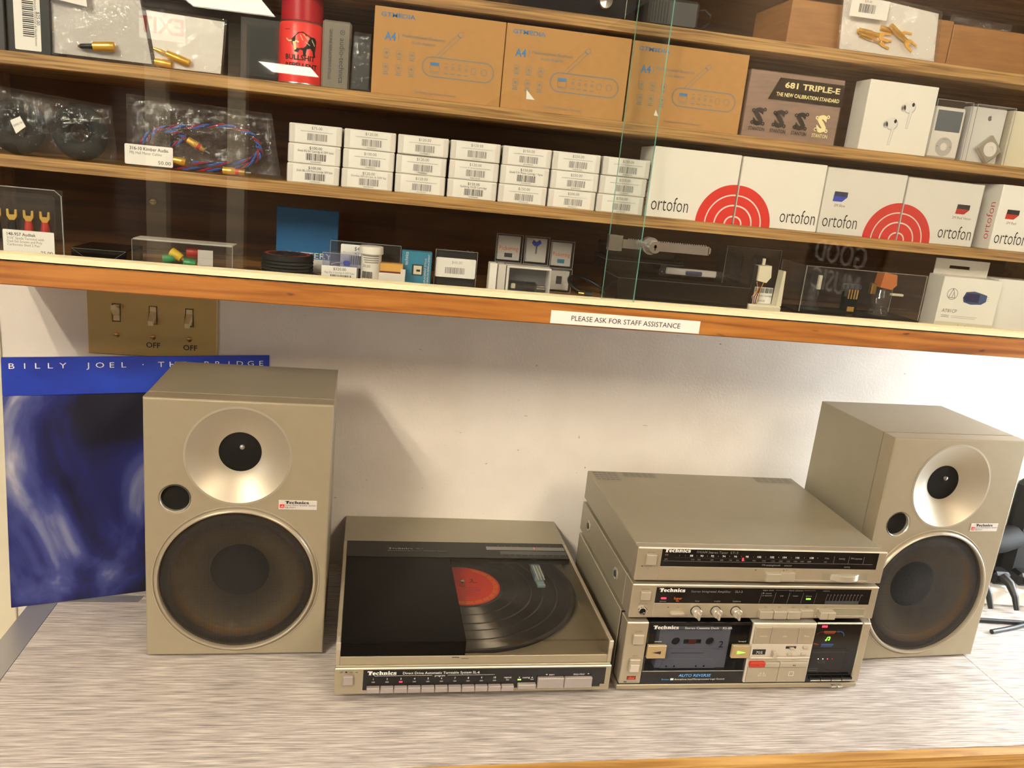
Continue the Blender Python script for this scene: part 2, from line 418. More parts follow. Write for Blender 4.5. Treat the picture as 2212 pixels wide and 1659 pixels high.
class Pr:
    """flat print on a face: text, bars, rules and patches a hair above the surface"""
    def __init__(self, o=(0, 0, 0), ux=(1, 0, 0), uz=(0, 0, 1), warp=None):
        self.mb = MB(); self.o = Vector(o); self.ux = Vector(ux); self.uz = Vector(uz); self.n = self.ux.cross(self.uz); self.warp = warp
    def P(self, x, z, l):
        e = 0.00010 + 0.00009 * l
        if self.warp: return self.warp(x, z, e)
        return tuple(self.o + self.ux * x + self.uz * z + self.n * e)
    def add(self, pts, fs, mat, l): self.mb.add([self.P(x, z, l) for x, z in pts], fs, mat); return self
    def text(self, s, x, z, h, mat='ink_black', align='l', sx=1.0, bold=0.0, rot=0.0, l=3, w=None, slant=0.0):
        vs, fs, a, b = text_geo(s, bold)
        if w: sx = w / max(1e-6, (b - a) * h)
        ox = {'l': a, 'c': (a + b) / 2, 'r': b}[align]
        c, q = math.cos(rot), math.sin(rot); pts = []
        for v in vs:
            px = (v[0] - ox + slant * v[1]) * h * sx; pz = v[1] * h
            pts.append((x + c * px - q * pz, z + q * px + c * pz))
        return self.add(pts, fs, mat, l)
    def rect(self, x0, x1, z0, z1, mat, l=1, seg=1):
        pts = []; fs = []
        for i in range(seg + 1):
            x = x0 + (x1 - x0) * i / seg; pts += [(x, z0), (x, z1)]
        for i in range(seg): fs.append((2 * i, 2 * i + 2, 2 * i + 3, 2 * i + 1))
        return self.add(pts, fs, mat, l)
    def poly(self, pts, mat, l=2): return self.add(pts, [tuple(range(len(pts)))], mat, l)
    def line(self, pts, w, mat, l=2, closed=False):
        n = len(pts)
        for i in range(n if closed else n - 1):
            (x0, z0), (x1, z1) = pts[i], pts[(i + 1) % n]
            d = math.hypot(x1 - x0, z1 - z0) or 1; nx, nz = -(z1 - z0) / d * w / 2, (x1 - x0) / d * w / 2
            self.add([(x0 - nx, z0 - nz), (x1 - nx, z1 - nz), (x1 + nx, z1 + nz), (x0 + nx, z0 + nz)], [(0, 1, 2, 3)], mat, l)
        return self
    def ring(self, cx, cz, r0, r1, a0, a1, mat, l=2, n=28):
        pts = []; fs = []
        for i in range(n + 1):
            a = a0 + (a1 - a0) * i / n; pts += [(cx + r0 * math.cos(a), cz + r0 * math.sin(a)), (cx + r1 * math.cos(a), cz + r1 * math.sin(a))]
        for i in range(n): fs.append((2 * i, 2 * i + 1, 2 * i + 3, 2 * i + 2))
        return self.add(pts, fs, mat, l)
    def disc(self, cx, cz, r, mat, l=2, n=20, sx=1.0):
        return self.poly([(cx + sx * r * math.cos(2 * PI * i / n), cz + r * math.sin(2 * PI * i / n)) for i in range(n)], mat, l)
    def barcode(self, x0, x1, z0, z1, mat='ink_black', l=3):
        r = random.Random(int(abs(x0 * 1e5 + z0 * 1e4 + x1 * 333)) % 9973); u = (x1 - x0) / 46; x = x0
        while x < x1 - u:
            w = u * r.choice((0.7, 0.8, 1.3, 1.8)); self.rect(x, min(x + w, x1), z0, z1, mat, l); x += w + u * r.choice((0.8, 1.0, 1.6))
        return self
    def rrect(self, x0, x1, z0, z1, r, w, mat, l=2, n=6):
        pts = []
        for cx, cz, a in ((x1 - r, z1 - r, 0), (x0 + r, z1 - r, PI / 2), (x0 + r, z0 + r, PI), (x1 - r, z0 + r, 1.5 * PI)):
            for i in range(n + 1): t = a + PI / 2 * i / n; pts.append((cx + r * math.cos(t), cz + r * math.sin(t)))
        if w is None: return self.poly(pts, mat, l)
        return self.line(pts, w, mat, l, True)
    def build(self, parent, name='printed_lettering'):
        return self.mb.build(name, parent, recalc=False)

def plate(rect, holes, y0, y1, mat, name, parent, bev=0.0):
    """flat panel in x,z with holes cut through; holes = [(cx,cz,r)] or [(x0,x1,z0,z1)]; real thickness along y"""
    cu = bpy.data.curves.new('p', 'CURVE'); cu.dimensions = '2D'; cu.fill_mode = 'BOTH'
    th = abs(y1 - y0); cu.extrude = th / 2 - bev; cu.bevel_depth = bev; cu.bevel_resolution = 2; cu.offset = -bev if bev else 0
    def sp(pts):
        s = cu.splines.new('POLY'); s.points.add(len(pts) - 1)
        for p, q in zip(s.points, pts): p.co = (q[0], q[1], 0, 1)
        s.use_cyclic_u = True
    x0, x1, z0, z1 = rect; sp([(x0, z0), (x1, z0), (x1, z1), (x0, z1)])
    for h in holes:
        if len(h) == 3: sp([(h[0] + h[2] * math.cos(2 * PI * i / 64), h[1] + h[2] * math.sin(2 * PI * i / 64)) for i in range(64)])
        else: sp([(h[0], h[2]), (h[1], h[2]), (h[1], h[3]), (h[0], h[3])])
    ob = bpy.data.objects.new('p', cu); me0 = ob.to_mesh()
    ym = (y0 + y1) / 2
    mb = MB(); mb.add([(v.co.x, ym - v.co.z, v.co.y) for v in me0.vertices], [tuple(p.vertices) for p in me0.polygons], mat)
    ob.to_mesh_clear(); bpy.data.objects.remove(ob); bpy.data.curves.remove(cu)
    return mb.build(name, parent)

def thing(name, label, cat, loc=(0, 0, 0), rz=0.0, group=None, kind=None):
    o = bpy.data.objects.new(name, None); COL.objects.link(o); o.empty_display_size = 0.02
    o.location = loc; o.rotation_euler = (0, 0, rz)
    o['label'] = label; o['category'] = cat
    if group: o['group'] = group
    if kind: o['kind'] = kind
    return o
def tag(o, label, cat=None, group=None, kind=None):
    o['label'] = label
    if cat: o['category'] = cat
    if group: o['group'] = group
    if kind: o['kind'] = kind
    return o
def struct(o, label=None, cat=None):
    o['kind'] = 'structure'
    if label: o['label'] = label
    if cat: o['category'] = cat
    return o
def one_box(name, parent, x0, x1, y0, y1, z0, z1, mat, b=0.0008):
    return MB().box(x0, x1, y0, y1, z0, z1, mat, b).build(name, parent)
def mm(*a): return [q / 1000.0 for q in a]
TECH = ''.join({'T': '\U0001D413', 'e': '\U0001D41E', 'c': '\U0001D41C', 'h': '\U0001D421', 'n': '\U0001D427', 'i': '\U0001D422', 's': '\U0001D42C'}[c] for c in 'Technics')

# ------------------------------------------------------------------ the room
WALL_Y = 0.034
RX, LX, BY, FZ, CZ = 1.62, -2.6, -13.0, -0.90, 1.60
def portal(name, loc, rot, sx, sy):
    d = bpy.data.lights.new(name, 'AREA'); d.shape = 'RECTANGLE'; d.size = sx; d.size_y = sy
    d.cycles.is_portal = True
    o = bpy.data.objects.new(name, d); COL.objects.link(o); o.location = loc; o.rotation_euler = rot
    return o
struct(MB().box(LX - 0.1, RX + 0.1, BY - 0.1, WALL_Y + 0.12, FZ - 0.06, FZ, 'floor_grey').build('floor'), 'grey shop floor behind and below the counter', 'floor')
struct(MB().box(LX - 0.1, RX + 0.1, BY - 0.1, WALL_Y + 0.12, CZ, CZ + 0.06, 'ceiling_white').build('ceiling'), 'white ceiling of the shop', 'ceiling')
struct(MB().box(LX - 0.1, RX + 0.1, WALL_Y, WALL_Y + 0.12, FZ, CZ, 'painted_wall').build('wall_back'), 'scuffed off-white painted wall behind the hi-fi', 'wall')
struct(MB().box(LX - 0.1, RX + 0.1, BY - 0.1, BY, FZ, CZ, 'room_wall').build('wall_front'), 'far beige wall of the shop behind the camera', 'wall')
def wall_with_window(name, x0, x1, wy, wz, label):
    m = MB()
    m.box(x0, x1, BY, wy[0], FZ, CZ, 'room_wall'); m.box(x0, x1, wy[1], WALL_Y, FZ, CZ, 'room_wall')
    m.box(x0, x1, wy[0], wy[1], FZ, wz[0], 'room_wall'); m.box(x0, x1, wy[0], wy[1], wz[1], CZ, 'room_wall')
    return struct(m.build(name), label, 'wall')
wall_with_window('wall_right', RX, RX + 0.1, WIN_Y, WIN_Z, 'side wall with the daylight window right of the counter')
LWY, LWZ = (-4.6, -3.9), (0.1, 1.0)
wall_with_window('wall_left', LX - 0.1, LX, LWY, LWZ, 'left side wall of the shop with a shop window')
def window(name, x, wy, wz, label):
    e = thing(name, label, 'window', (x, (wy[0] + wy[1]) / 2, wz[0])); struct(e)
    hw = (wy[1] - wy[0]) / 2; h = wz[1] - wz[0]; fr = 0.035
    m = MB()
    m.box(-0.04, 0.04, -hw, -hw + fr, 0, h, 'frame_white', 0.003); m.box(-0.04, 0.04, hw - fr, hw, 0, h, 'frame_white', 0.003)
    m.box(-0.04, 0.04, -hw + fr, hw - fr, 0, fr, 'frame_white', 0.003); m.box(-0.04, 0.04, -hw + fr, hw - fr, h - fr, h, 'frame_white', 0.003)
    m.build('window_frame', e)
    MB().box(-0.003, 0.003, -hw + fr, hw - fr, fr, h - fr, 'glass').build('pane', e)
    return e
window('window_1', RX + 0.05, WIN_Y, WIN_Z, 'daylight window in the right wall')
window('window_2', LX - 0.05, LWY, LWZ, 'shop window in the left wall')
portal('window_portal_right', (RX + 0.11, sum(WIN_Y) / 2, sum(WIN_Z) / 2), (0, PI / 2, 0), WIN_Z[1] - WIN_Z[0], WIN_Y[1] - WIN_Y[0])
portal('window_portal_left', (LX - 0.11, sum(LWY) / 2, sum(LWZ) / 2), (0, -PI / 2, 0), LWZ[1] - LWZ[0], LWY[1] - LWY[0])
# chipped corner strip on the wall left of the sleeve
struct(MB().box(-0.262, -0.232, WALL_Y - 0.004, WALL_Y, FZ, CZ, 'pillar_cream', 0.001).build('trim_1'), 'cream strip with chipped edge on the wall beside the sleeve', 'trim')
# ceiling lights of the shop: two twin-tube fixtures near the counter, two panel lights farther back
for x, y, mt, lab in ((-0.755, -2.0, 'lamp_tube', 'twin-tube ceiling light left of the counter'), (1.30, -2.0, 'lamp_tube_dim', 'twin-tube ceiling light right of the counter')):
    t = thing('ceiling_light', lab, 'ceiling light', (x, y, CZ), 0, 'fluorescent ceiling lights')
    MB().box(-0.15, 0.15, -0.64, 0.64, -0.035, 0, 'frame_white', 0.004).build('housing', t)
    for q in (-0.105, 0.105): MB().lathe([(0.016, -0.60), (0.016, 0.60)], (q, 0, -0.055), mt, 'y', 12, True, (True, True)).build('tube', t)
for x, y, lab in ((-1.0, -5.6, 'square-edged panel ceiling light mirrored above the white bags'), (-1.08, -10.3, 'square-edged panel ceiling light mirrored in front of the red can')):
    t = thing('ceiling_light', lab, 'ceiling light', (x, y, CZ), 0, 'fluorescent ceiling lights')
    m = MB(); m.box(-0.32, 0.32, -0.62, -0.60, -0.03, 0, 'frame_white'); m.box(-0.32, 0.32, 0.60, 0.62, -0.03, 0, 'frame_white')
    m.box(-0.32, -0.30, -0.60, 0.60, -0.03, 0, 'frame_white'); m.box(0.30, 0.32, -0.60, 0.60, -0.03, 0, 'frame_white'); m.build('housing', t)
    MB().box(-0.30, 0.30, -0.60, 0.60, -0.022, -0.012, 'lamp_diffuser').build('diffuser', t)
# exit sign and two pale posts that mirror in the glass doors
t = thing('exit_sign', 'white and red exit sign hanging from the shop ceiling', 'sign', (-1.63, -6.6, CZ))
MB().box(-0.012, 0.012, -0.012, 0.012, -0.05, 0, 'frame_white').build('stem', t)
MB().box(-0.17, 0.17, -0.03, 0.03, -0.25, -0.05, 'exit_white', 0.006).build('sign_box', t)
p = Pr((0, 0.03, 0), (-1, 0, 0), (0, 0, 1)); p.text('EXIT', 0, -0.205, 0.17, 'exit_red', 'c', bold=0.02); p.build(t)
for i, (x, w) in enumerate(((-1.81, 0.17), (-1.13, 0.155))):
    struct(MB().box(x - w / 2, x + w / 2, -7.2, -7.04, FZ, CZ, 'pillar_cream', 0.004).build('trim_%d' % (i + 2)), 'pale square post standing in the shop behind the camera, %s of the exit sign' % ('left', 'right')[i], 'post')
t = thing('poster', 'black poster with white lettering on the right shop wall', 'poster', (RX - 0.012, -1.56, 0.22))
MB().box(-0.01, 0.01, -0.20, 0.20, 0, 0.30, 'plastic_black', 0.004).build('board', t)
p = Pr((-0.01, 0, 0), (0, -1, 0), (0, 0, 1)); p.text('GOOD', 0, 0.20, 0.095, 'ink_white', 'c'); p.text('MUSIC', 0, 0.115, 0.095, 'ink_white', 'c'); p.build(t)

# ------------------------------------------------------------------ counter
ct = thing('display_counter', 'grey brushed laminate counter with light wooden front edge', 'counter', (0, 0, FZ))
def slab(name, pts, z0, z1, mat, parent):
    n = len(pts); vs = [(x, y, z0) for x, y in pts] + [(x, y, z1) for x, y in pts]
    fs = [tuple(range(n))[::-1], tuple(range(n, 2 * n))] + [(i, (i + 1) % n, (i + 1) % n + n, i + n) for i in range(n)]
    return MB().add(vs, fs, mat).build(name, parent)
def fy(x): return -0.4006 + (x - 0.3229) * 0.02753
H = -FZ
slab('top_panel', [(-0.1215, fy(-0.1215)), (1.0875, fy(1.0875)), (1.0875, 0.032), (-0.1275, 0.032)], H - 0.028, H, 'laminate', ct)
slab('top_panel', [(1.0885, fy(1.0885)), (1.615, fy(1.615)), (1.615, 0.032), (1.0885, 0.032)], H - 0.028, H, 'laminate', ct)
o = slab('front_edge', [(-0.158, fy(-0.158) - 0.0005), (-0.158, fy(-0.158) - 0.014), (1.615, fy(1.615) - 0.014), (1.615, fy(1.615) - 0.0005)], H - 0.045, H - 0.0006, 'counter_edge', ct); o['label'] = 'light layered wooden edge'
o = slab('end_trim', [(-0.1222, fy(-0.1222)), (-0.1282, 0.032), (-0.160, 0.032), (-0.1545, fy(-0.1545))], H - 0.03, H + 0.0002, 'metal_trim', ct); o['label'] = 'smooth grey metal end strip'
o = slab('corner_trim', [(-0.1285, -0.0965), (-0.030, -0.0935), (-0.027, -0.0765), (-0.1287, -0.0795)], H - 0.001, H + 0.0003, 'metal_trim', ct); o['label'] = 'smooth grey corner plate'
MB().box(-0.10, 1.61, -0.34, 0.03, 0.0, H - 0.029, 'grey_paper', 0.003).build('base', ct)

# ------------------------------------------------------------------ wall cabinet
CX0, CX1 = -0.215, 1.20
SH1, SH2, SH3, SH4 = 0.5530, 0.6535, 0.7576, 0.8660
FLOOR_Z = 0.4470
cb = thing('wall_cabinet', 'wooden wall display cabinet with sliding glass doors and pine bottom board', 'cabinet', ((CX0 + CX1) / 2, -0.083, 0.4241))
cb_o = Vector(cb.location)
def cbox(name, x0, x1, y0, y1, z0, z1, mat, b=0.0006, lab=None):
    m = MB(); m.box(x0 - cb_o.x, x1 - cb_o.x, y0 - cb_o.y, y1 - cb_o.y, z0 - cb_o.z, z1 - cb_o.z, mat, b); o = m.build(name, cb)
    if lab: o['label'] = lab
    return o
cbox('back_panel', CX0, CX1, 0.018, WALL_Y - 0.0005, 0.428, 0.985, 'back_wood', lab='dark brown wooden back panel')
cbox('side_panel', CX0, CX0 + 0.018, -0.178, 0.018, 0.428, 0.985, 'shelf_top')
cbox('side_panel', CX1 - 0.018, CX1, -0.178, 0.018, 0.428, 0.985, 'shelf_top')
cbox('bottom_panel', CX0 + 0.018, CX1 - 0.018, -0.184, 0.018, 0.428, FLOOR_Z, 'shelf_top')
cbox('top_panel', CX0, CX1, -0.20, WALL_Y - 0.0005, 0.985, 1.005, 'shelf_top')
cbox('face_board', CX0 - 0.002, CX1 + 0.002, -0.200, -0.1845, 0.4241, 0.4485, 'pine_face', 0.0012, 'orange knotty pine board')
for z in (SH1, SH2, SH3, SH4):
    cbox('shelf', CX0 + 0.018, CX1 - 0.018, -0.170, 0.018, z - 0.0125, z, 'shelf_edge', 0.0005)
m = MB()
for (a, b, h) in ((-0.2005, -0.178, 0.4508), (-0.2005, -0.1962, 0.4563), (-0.1895, -0.1875, 0.4563), (-0.1808, -0.178, 0.4563)):
    m.box(CX0 - cb_o.x, CX1 - cb_o.x, a - cb_o.y, b - cb_o.y, 0.4485 - cb_o.z, h - cb_o.z, 'rail_white', 0.0005)
o = m.build('track_rail', cb); o['label'] = 'cream plastic sliding track'
def pane(x0, x1, y0, y1, edge_x):
    z0, z1 = 0.4512, 0.984
    m = MB(); m.box(x0 - cb_o.x, x1 - cb_o.x, y0 - cb_o.y, y1 - cb_o.y, z0 - cb_o.z, z1 - cb_o.z, 'glass')
    k = m.idx('glass_edge')
    for i, f in enumerate(m.f):
        xs = [m.v[j][0] + cb_o.x for j in f]
        if max(abs(q - edge_x) for q in xs) < 1e-6: m.mi[i] = k
    o = m.build('sliding_door', cb); o['label'] = 'clear sliding glass door'
    return o
pane(CX0 + 0.001, 0.5465, -0.1948, -0.1908, 0.5465)
pane(0.5105, CX1 - 0.001, -0.1866, -0.1826, 0.5105)
# screw in the back panel
m = MB(); m.lathe([(0.0045, 0.0), (0.0045, -0.0015), (0.003, -0.003), (0.0, -0.0032)], (-0.036 - cb_o.x, 0.018 - cb_o.y, 0.506 - cb_o.z), 'brass', 'y', 20)
m.box(-0.0395 - cb_o.x, -0.0325 - cb_o.x, 0.0146 - cb_o.y, 0.0149 - cb_o.y, 0.5056 - cb_o.z, 0.5064 - cb_o.z, 'plastic_black'); o = m.build('screw', cb); o['label'] = 'brass slotted screw'
# ratchet lock hooked on the glass edge
lk = thing('showcase_lock', 'chrome ratchet lock with toothed bar on the sliding glass doors', 'lock', (0.5555, -0.1885, 0.5218))
m = MB(); m.box(-0.030, 0.074, -0.0012, 0.0003, -0.0058, 0.0042, 'lock_metal', 0.0003)
for i in range(34):
    x = -0.024 + i * 0.0028; m.prism([(x, 0.0042), (x + 0.0026, 0.0042), (x + 0.0005, 0.0058)], -0.0012, 0.0003, 'lock_metal')
m.prism([(0.0728, -0.0058), (0.0760, -0.003), (0.0760, 0.0022), (0.0728, 0.0042)], -0.0012, 0.0003, 'lock_metal'); m.build('bar', lk)
m = MB(); m.box(-0.0462, -0.0452, -0.0012, 0.0075, -0.0095, 0.0080, 'lock_metal', 0.0003); m.box(-0.0462, -0.0300, -0.0012, 0.0004, -0.0095, 0.0080, 'lock_metal', 0.0005); m.box(-0.0462, -0.035, 0.0066, 0.0075, -0.0095, 0.0080, 'lock_metal', 0.0003); m.build('clip', lk)
m = MB(); m.lathe([(0.0096, 0.001), (0.0096, -0.012), (0.0088, -0.013)], (0, -0.001, 0), 'lock_metal', 'y', 40, True, (True, True))
m.lathe([(0.0072, -0.013), (0.0072, -0.026), (0.0066, -0.0275), (0.0, -0.0275)], (0, -0.001, 0), 'lock_metal', 'y', 40); m.build('barrel', lk)
m = MB(); m.cyl((0, -0.0287, 0.0008), 0.0017, 0, 0.0004, 'gloss_black', 'y', 16); m.box(-0.0006, 0.0006, -0.0287, -0.0283, -0.0034, 0.003, 'gloss_black'); m.build('keyhole', lk)
# printed sign
sg = thing('paper_sign', 'white paper strip sign asking for staff assistance on the pine board', 'sign', (0.4500, -0.2001, 0.4258))
m = MB(); m.box(0, 0.1782, -0.0005, 0, 0, 0.0148, 'label_white'); m.build('paper', sg)
p = Pr((0, -0.0005, 0)); p.text('PLEASE ASK FOR STAFF ASSISTANCE', 0.0891, 0.0046, 0.0083, 'ink_black', 'c', w=0.130); p.build(sg)

# ------------------------------------------------------------------ light switch plate on the wall
sw = thing('switch_plate', 'ivory triple light switch plate on the wall under the cabinet', 'light switch', (-0.0405, WALL_Y, 0.2995))
plate((-0.082, 0.082, 0, 0.114), [(x - 0.0052, x + 0.0052, 0.045, 0.069) for x in (-0.046, 0, 0.046)], -0.0058, -0.0001, 'ivory_plate', 'plate', sw, 0.0015)
for i, x in enumerate((-0.046, 0, 0.046)):
    o = MB().box(-0.0045, 0.0045, -0.0015, -0.0003, 0.0455, 0.0685, 'plastic_darkgrey').build('switch_well', sw, (x, 0, 0))
    m = MB(); m.box(-0.0043, 0.0043, -0.0052, -0.0015, 0.046, 0.068, 'ivory_toggle', 0.0006)
    sgn = 1 if i == 0 else -1
    z0 = 0.057
    m.add([(-0.004, -0.005, z0 - 0.004), (0.004, -0.005, z0 - 0.004), (0.004, -0.005, z0 + 0.005), (-0.004, -0.005, z0 + 0.005), (-0.003, -0.018, z0 + sgn * 0.009 - 0.003), (0.003, -0.018, z0 + sgn * 0.009 - 0.003), (0.003, -0.018, z0 + sgn * 0.009 + 0.003), (-0.003, -0.018, z0 + sgn * 0.009 + 0.003)], [(0, 1, 5, 4), (1, 2, 6, 5), (2, 3, 7, 6), (3, 0, 4, 7), (4, 5, 6, 7)], 'ivory_toggle')
    m.build('toggle', sw, (x, 0, 0))
    for z in (0.027, 0.087):
        m = MB(); m.lathe([(0.0035, -0.0056), (0.0035, -0.0066), (0.002, -0.0075), (0, -0.0077)], (x, 0, z), 'brass', 'y', 16); m.box(x - 0.003, x + 0.003, -0.0079, -0.0076, z - 0.0004, z + 0.0004, 'plastic_black'); m.build('screw', sw)
p = Pr((0, -0.0058, 0)); p.text('OFF', 0.0, 0.0125, 0.0105, 'ink_black', 'c', bold=0.01); p.build(sw, 'handwritten_lettering'); p = Pr((0, -0.0058, 0)); p.text('OFF', 0.0475, 0.0120, 0.0105, 'ink_black', 'c', bold=0.01); p.build(sw, 'handwritten_lettering')

# ------------------------------------------------------------------ hi-fi on the counter
def speaker(label, loc, rz):
    w, h, d = 0.200, 0.3169, 0.160
    t = thing('loudspeaker', label, 'loudspeaker', loc, rz, 'pair of silver loudspeakers')
    m = MB(); q = 0.010; a, b = 0.0004, w - 0.0004      # hollow case: two sides, top, bottom, back
    m.box(a, a + q, 0.0245, d, 0.003, h, 'champagne_top'); m.box(b - q, b, 0.0245, d, 0.003, h, 'champagne_top'); m.box(a + q, b - q, 0.0245, d, h - q, h, 'champagne_top'); m.box(a + q, b - q, 0.0245, d, 0.003, 0.003 + q, 'champagne_top'); m.box(a + q, b - q, d - q, d, 0.003 + q, h - q, 'champagne_top'); m.build('cabinet', t)
    hc, pc, wc = (0.0988, 0.2527), (0.0322, 0.2007), (0.0993, 0.1004)
    o = plate((0, w, 0.0035, h), [(hc[0], hc[1], 0.0557), (pc[0], pc[1], 0.0163), (wc[0], wc[1], 0.088)], 0.0, 0.0238, 'champagne', 'baffle', t, 0.002)
    hm = MB(); pr = [(0.0580, -0.0002)]
    for i in range(13):
        q = i / 12; pr.append((0.0556 - (0.0556 - 0.0232) * q, -0.0003 + 0.016 * (1 - (1 - q) ** 1.35)))
    hm.lathe(pr, (hc[0], 0, hc[1]), 'horn_metal', 'y', 96)
    ho = hm.build('tweeter_horn', t); ho['label'] = 'shallow conical silver tweeter horn'
    m = MB(); m.lathe([(0.0233, 0.0155), (0.0228, 0.0165), (0.0, 0.0150)], (hc[0], 0, hc[1]), 'mesh_black', 'y', 48); m.build('tweeter_grille', ho)
    m = MB(); m.lathe([(0.0235, 0.016), (0.0235, 0.023), (0.012, 0.0235), (0.0, 0.0235)], (hc[0], 0, hc[1]), 'plastic_black', 'y', 48); m.lathe([(0.0032, 0.0155), (0.0026, 0.0140), (0.0, 0.0132)], (hc[0] + 0.0022, 0, hc[1] + 0.006), 'steel', 'y', 20); m.build('tweeter_dome', ho)
    m = MB(); m.lathe([(0.0163, -0.0002), (0.0154, 0.0008), (0.0154, 0.012)], (pc[0], 0, pc[1]), 'silver_bright', 'y', 48); po = m.build('port_ring', t)
    m = MB(); m.lathe([(0.0154, 0.005), (0.0, 0.0045)], (pc[0], 0, pc[1]), 'mesh_black', 'y', 40); m.build('port_grille', po)
    m = MB(); m.lathe([(0.0154, 0.0235), (0.0, 0.0235)], (pc[0], 0, pc[1]), 'rubber_black', 'y', 40); m.build('port_back', po)
    m = MB(); m.lathe([(0.0932, 0.0002), (0.0925, -0.0012), (0.0915, -0.0012), (0.0908, 0.0), (0.0902, -0.0012), (0.0895, -0.003), (0.0878, -0.0042), (0.0862, -0.0036), (0.0855, -0.002), (0.0855, 0.006)], (wc[0], 0, wc[1]), 'silver_face', 'y', 128); wo = m.build('woofer_ring', t)
    m = MB(); m.lathe([(0.0858, 0.008), (0.081, 0.007), (0.076, 0.0045), (0.071, 0.007), (0.068, 0.010)], (wc[0], 0, wc[1]), 'cone_edge', 'y', 96)
    m.lathe([(0.068, 0.010), (0.052, 0.018), (0.033, 0.0260)], (wc[0], 0, wc[1]), 'cone_brown', 'y', 96)
    m.lathe([(0.0335, 0.0257), (0.028, 0.0235), (0.018, 0.0215), (0.0, 0.0205)], (wc[0], 0, wc[1]), 'mesh_black', 'y', 64); m.build('woofer_cone', t)
    m = MB(); m.lathe([(0.0856, 0.0015), (0.084, -0.0005), (0.05, -0.0020), (0.0, -0.0026)], (wc[0], 0, wc[1]), 'grille_mesh', 'y', 96); m.build('woofer_grille', t)
    bd = MB().box(0.1436, 0.1860, -0.0006, 0.0, 0.1907, 0.2020, 'grey_paper', 0.0002).build('badge', t)
    p = Pr((0.1436, -0.0006, 0.1907)); p.text(TECH, 0.0072, 0.0072, 0.0050, 'ink_black', w=0.0262, bold=0.02)
    p.rect(0.0012, 0.0064, 0.0018, 0.0064, 'ink_red'); p.line([(0.0025, 0.0028), (0.0048, 0.0052)], 0.0005, 'ink_white', 3); p.disc(0.0050, 0.0032, 0.0005, 'ink_white', 3)
    p.text('Linear Phase Speaker System', 0.0072, 0.0047, 0.0025, 'ink_black', w=0.034); p.text('SB-F071', 0.0072, 0.0017, 0.0028, 'ink_black', w=0.0115); p.build(bd)
    for x in (0.02, w - 0.02):
        for y in (0.03, d - 0.02): MB().cyl((x, y, 0), 0.008, 0.0, 0.0036, 'rubber_black', 'z', 16).build('foot', t)
    return t
speaker('silver loudspeaker standing in front of the blue record sleeve', (0.0145, -0.2165, 0), 0.0341)
speaker('silver loudspeaker standing right of the hi-fi stack beside black cables', (0.8970, -0.2189, 0), 0.0758)

# turntable -----------------------------------------------------------------
TT = (0.2334, -0.2990, 0); TTA = 0.0259
t = thing('turntable', 'silver linear-tracking turntable with smoked lid between left speaker and hi-fi stack', 'turntable', TT, TTA)
Wt, Dt, ZT = 0.315, 0.330, 0.0755
MB().box(0.0, Wt, 0.0, Dt, 0.0129, 0.0462, 'champagne', 0.001).build('base', t)
m = MB(); m.box(0.0, Wt, 0.2475, Dt, 0.062, ZT, 'champagne_top', 0.001); m.box(0, 0.006, 0.2475, Dt, 0.0462, 0.062, 'champagne'); m.box(Wt - 0.006, Wt, 0.2475, Dt, 0.0462, 0.062, 'champagne'); m.box(0.006, Wt - 0.006, Dt - 0.006, Dt, 0.0462, 0.062, 'champagne'); m.build('rear_deck', t)
for x0 in (0.0, Wt - 0.005):
    m = MB(); m.box(x0, x0 + 0.005, 0.0, 0.2475, 0.0466, ZT, 'silver_face', 0.0008); m.build('side_rail', t)
    MB().box(x0 - 0.0001, x0 + 0.0051, -0.0006, 0.012, ZT - 0.0105, ZT + 0.0001, 'silver_bright', 0.0008).build('rail_end', t)
m = MB(); m.box(0.005, Wt - 0.005, 0.0004, 0.006, 0.0466, 0.0572, 'champagne', 0.0006); so = m.build('front_strip', t)
p = Pr((0, 0.0004, 0)); p.line([(0.128, 0.0555), (0.131, 0.0558), (0.134, 0.0556), (0.136, 0.0553)], 0.0009, 'ink_black'); p.line([(0.1385, 0.0538), (0.142, 0.0541), (0.147, 0.0536)], 0.0005, 'ink_black'); p.build(so, 'pen_marks')
# lid
lid = MB().box(0.1425, Wt - 0.005, 0.004, 0.2005, ZT - 0.0025, ZT, 'smoke_lid').build('lid', t); lid['label'] = 'smoked transparent lid'
m = MB(); m.box(0.1425, Wt - 0.005, 0.0006, 0.0040, 0.0574, ZT, 'smoke_lid'); m.build('lid_front', lid)
m = MB(); m.box(0.005, 0.1425, 0.0006, 0.2005, ZT - 0.0025, ZT, 'lid_black', 0.0004); m.box(0.005, 0.1425, 0.0006, 0.0040, 0.0574, ZT - 0.0025, 'lid_black', 0.0004); o = m.build('lid_cover', lid); o['label'] = 'opaque black half of the lid'
band = MB().box(0.005, Wt - 0.005, 0.2005, 0.2475, ZT - 0.008, ZT + 0.0006, 'band_black', 0.0005).build('lid_band', t); band['label'] = 'black hinge band with tracking scale'
p = Pr((0, 0, ZT + 0.0006), (1, 0, 0), (0, 1, 0)); p.text(TECH, 0.060, 0.2225, 0.0065, 'ink_dim', w=0.033); p.text('SL-6', 0.098, 0.2235, 0.004, 'ink_dim', w=0.010)
p.text('Direct Drive Automatic Turntable System', 0.060, 0.2170, 0.0036, 'ink_dim', w=0.080)
p.rect(0.196, 0.3085, 0.2245, 0.2345, 'ink_dim', 1); p.rect(0.214, 0.3085, 0.2110, 0.2215, 'plastic_darkgrey', 1)
for i in range(11): p.rect(0.214 + i * 0.0093, 0.2143 + i * 0.0093, 0.2340, 0.2385, 'ink_dim', 2); p.rect(0.216 + i * 0.009, 0.2163 + i * 0.009, 0.2060, 0.2110, 'ink_dim', 2)
p.rect(0.2648, 0.2655, 0.2290, 0.2335, 'led_red', 3); p.build(band)
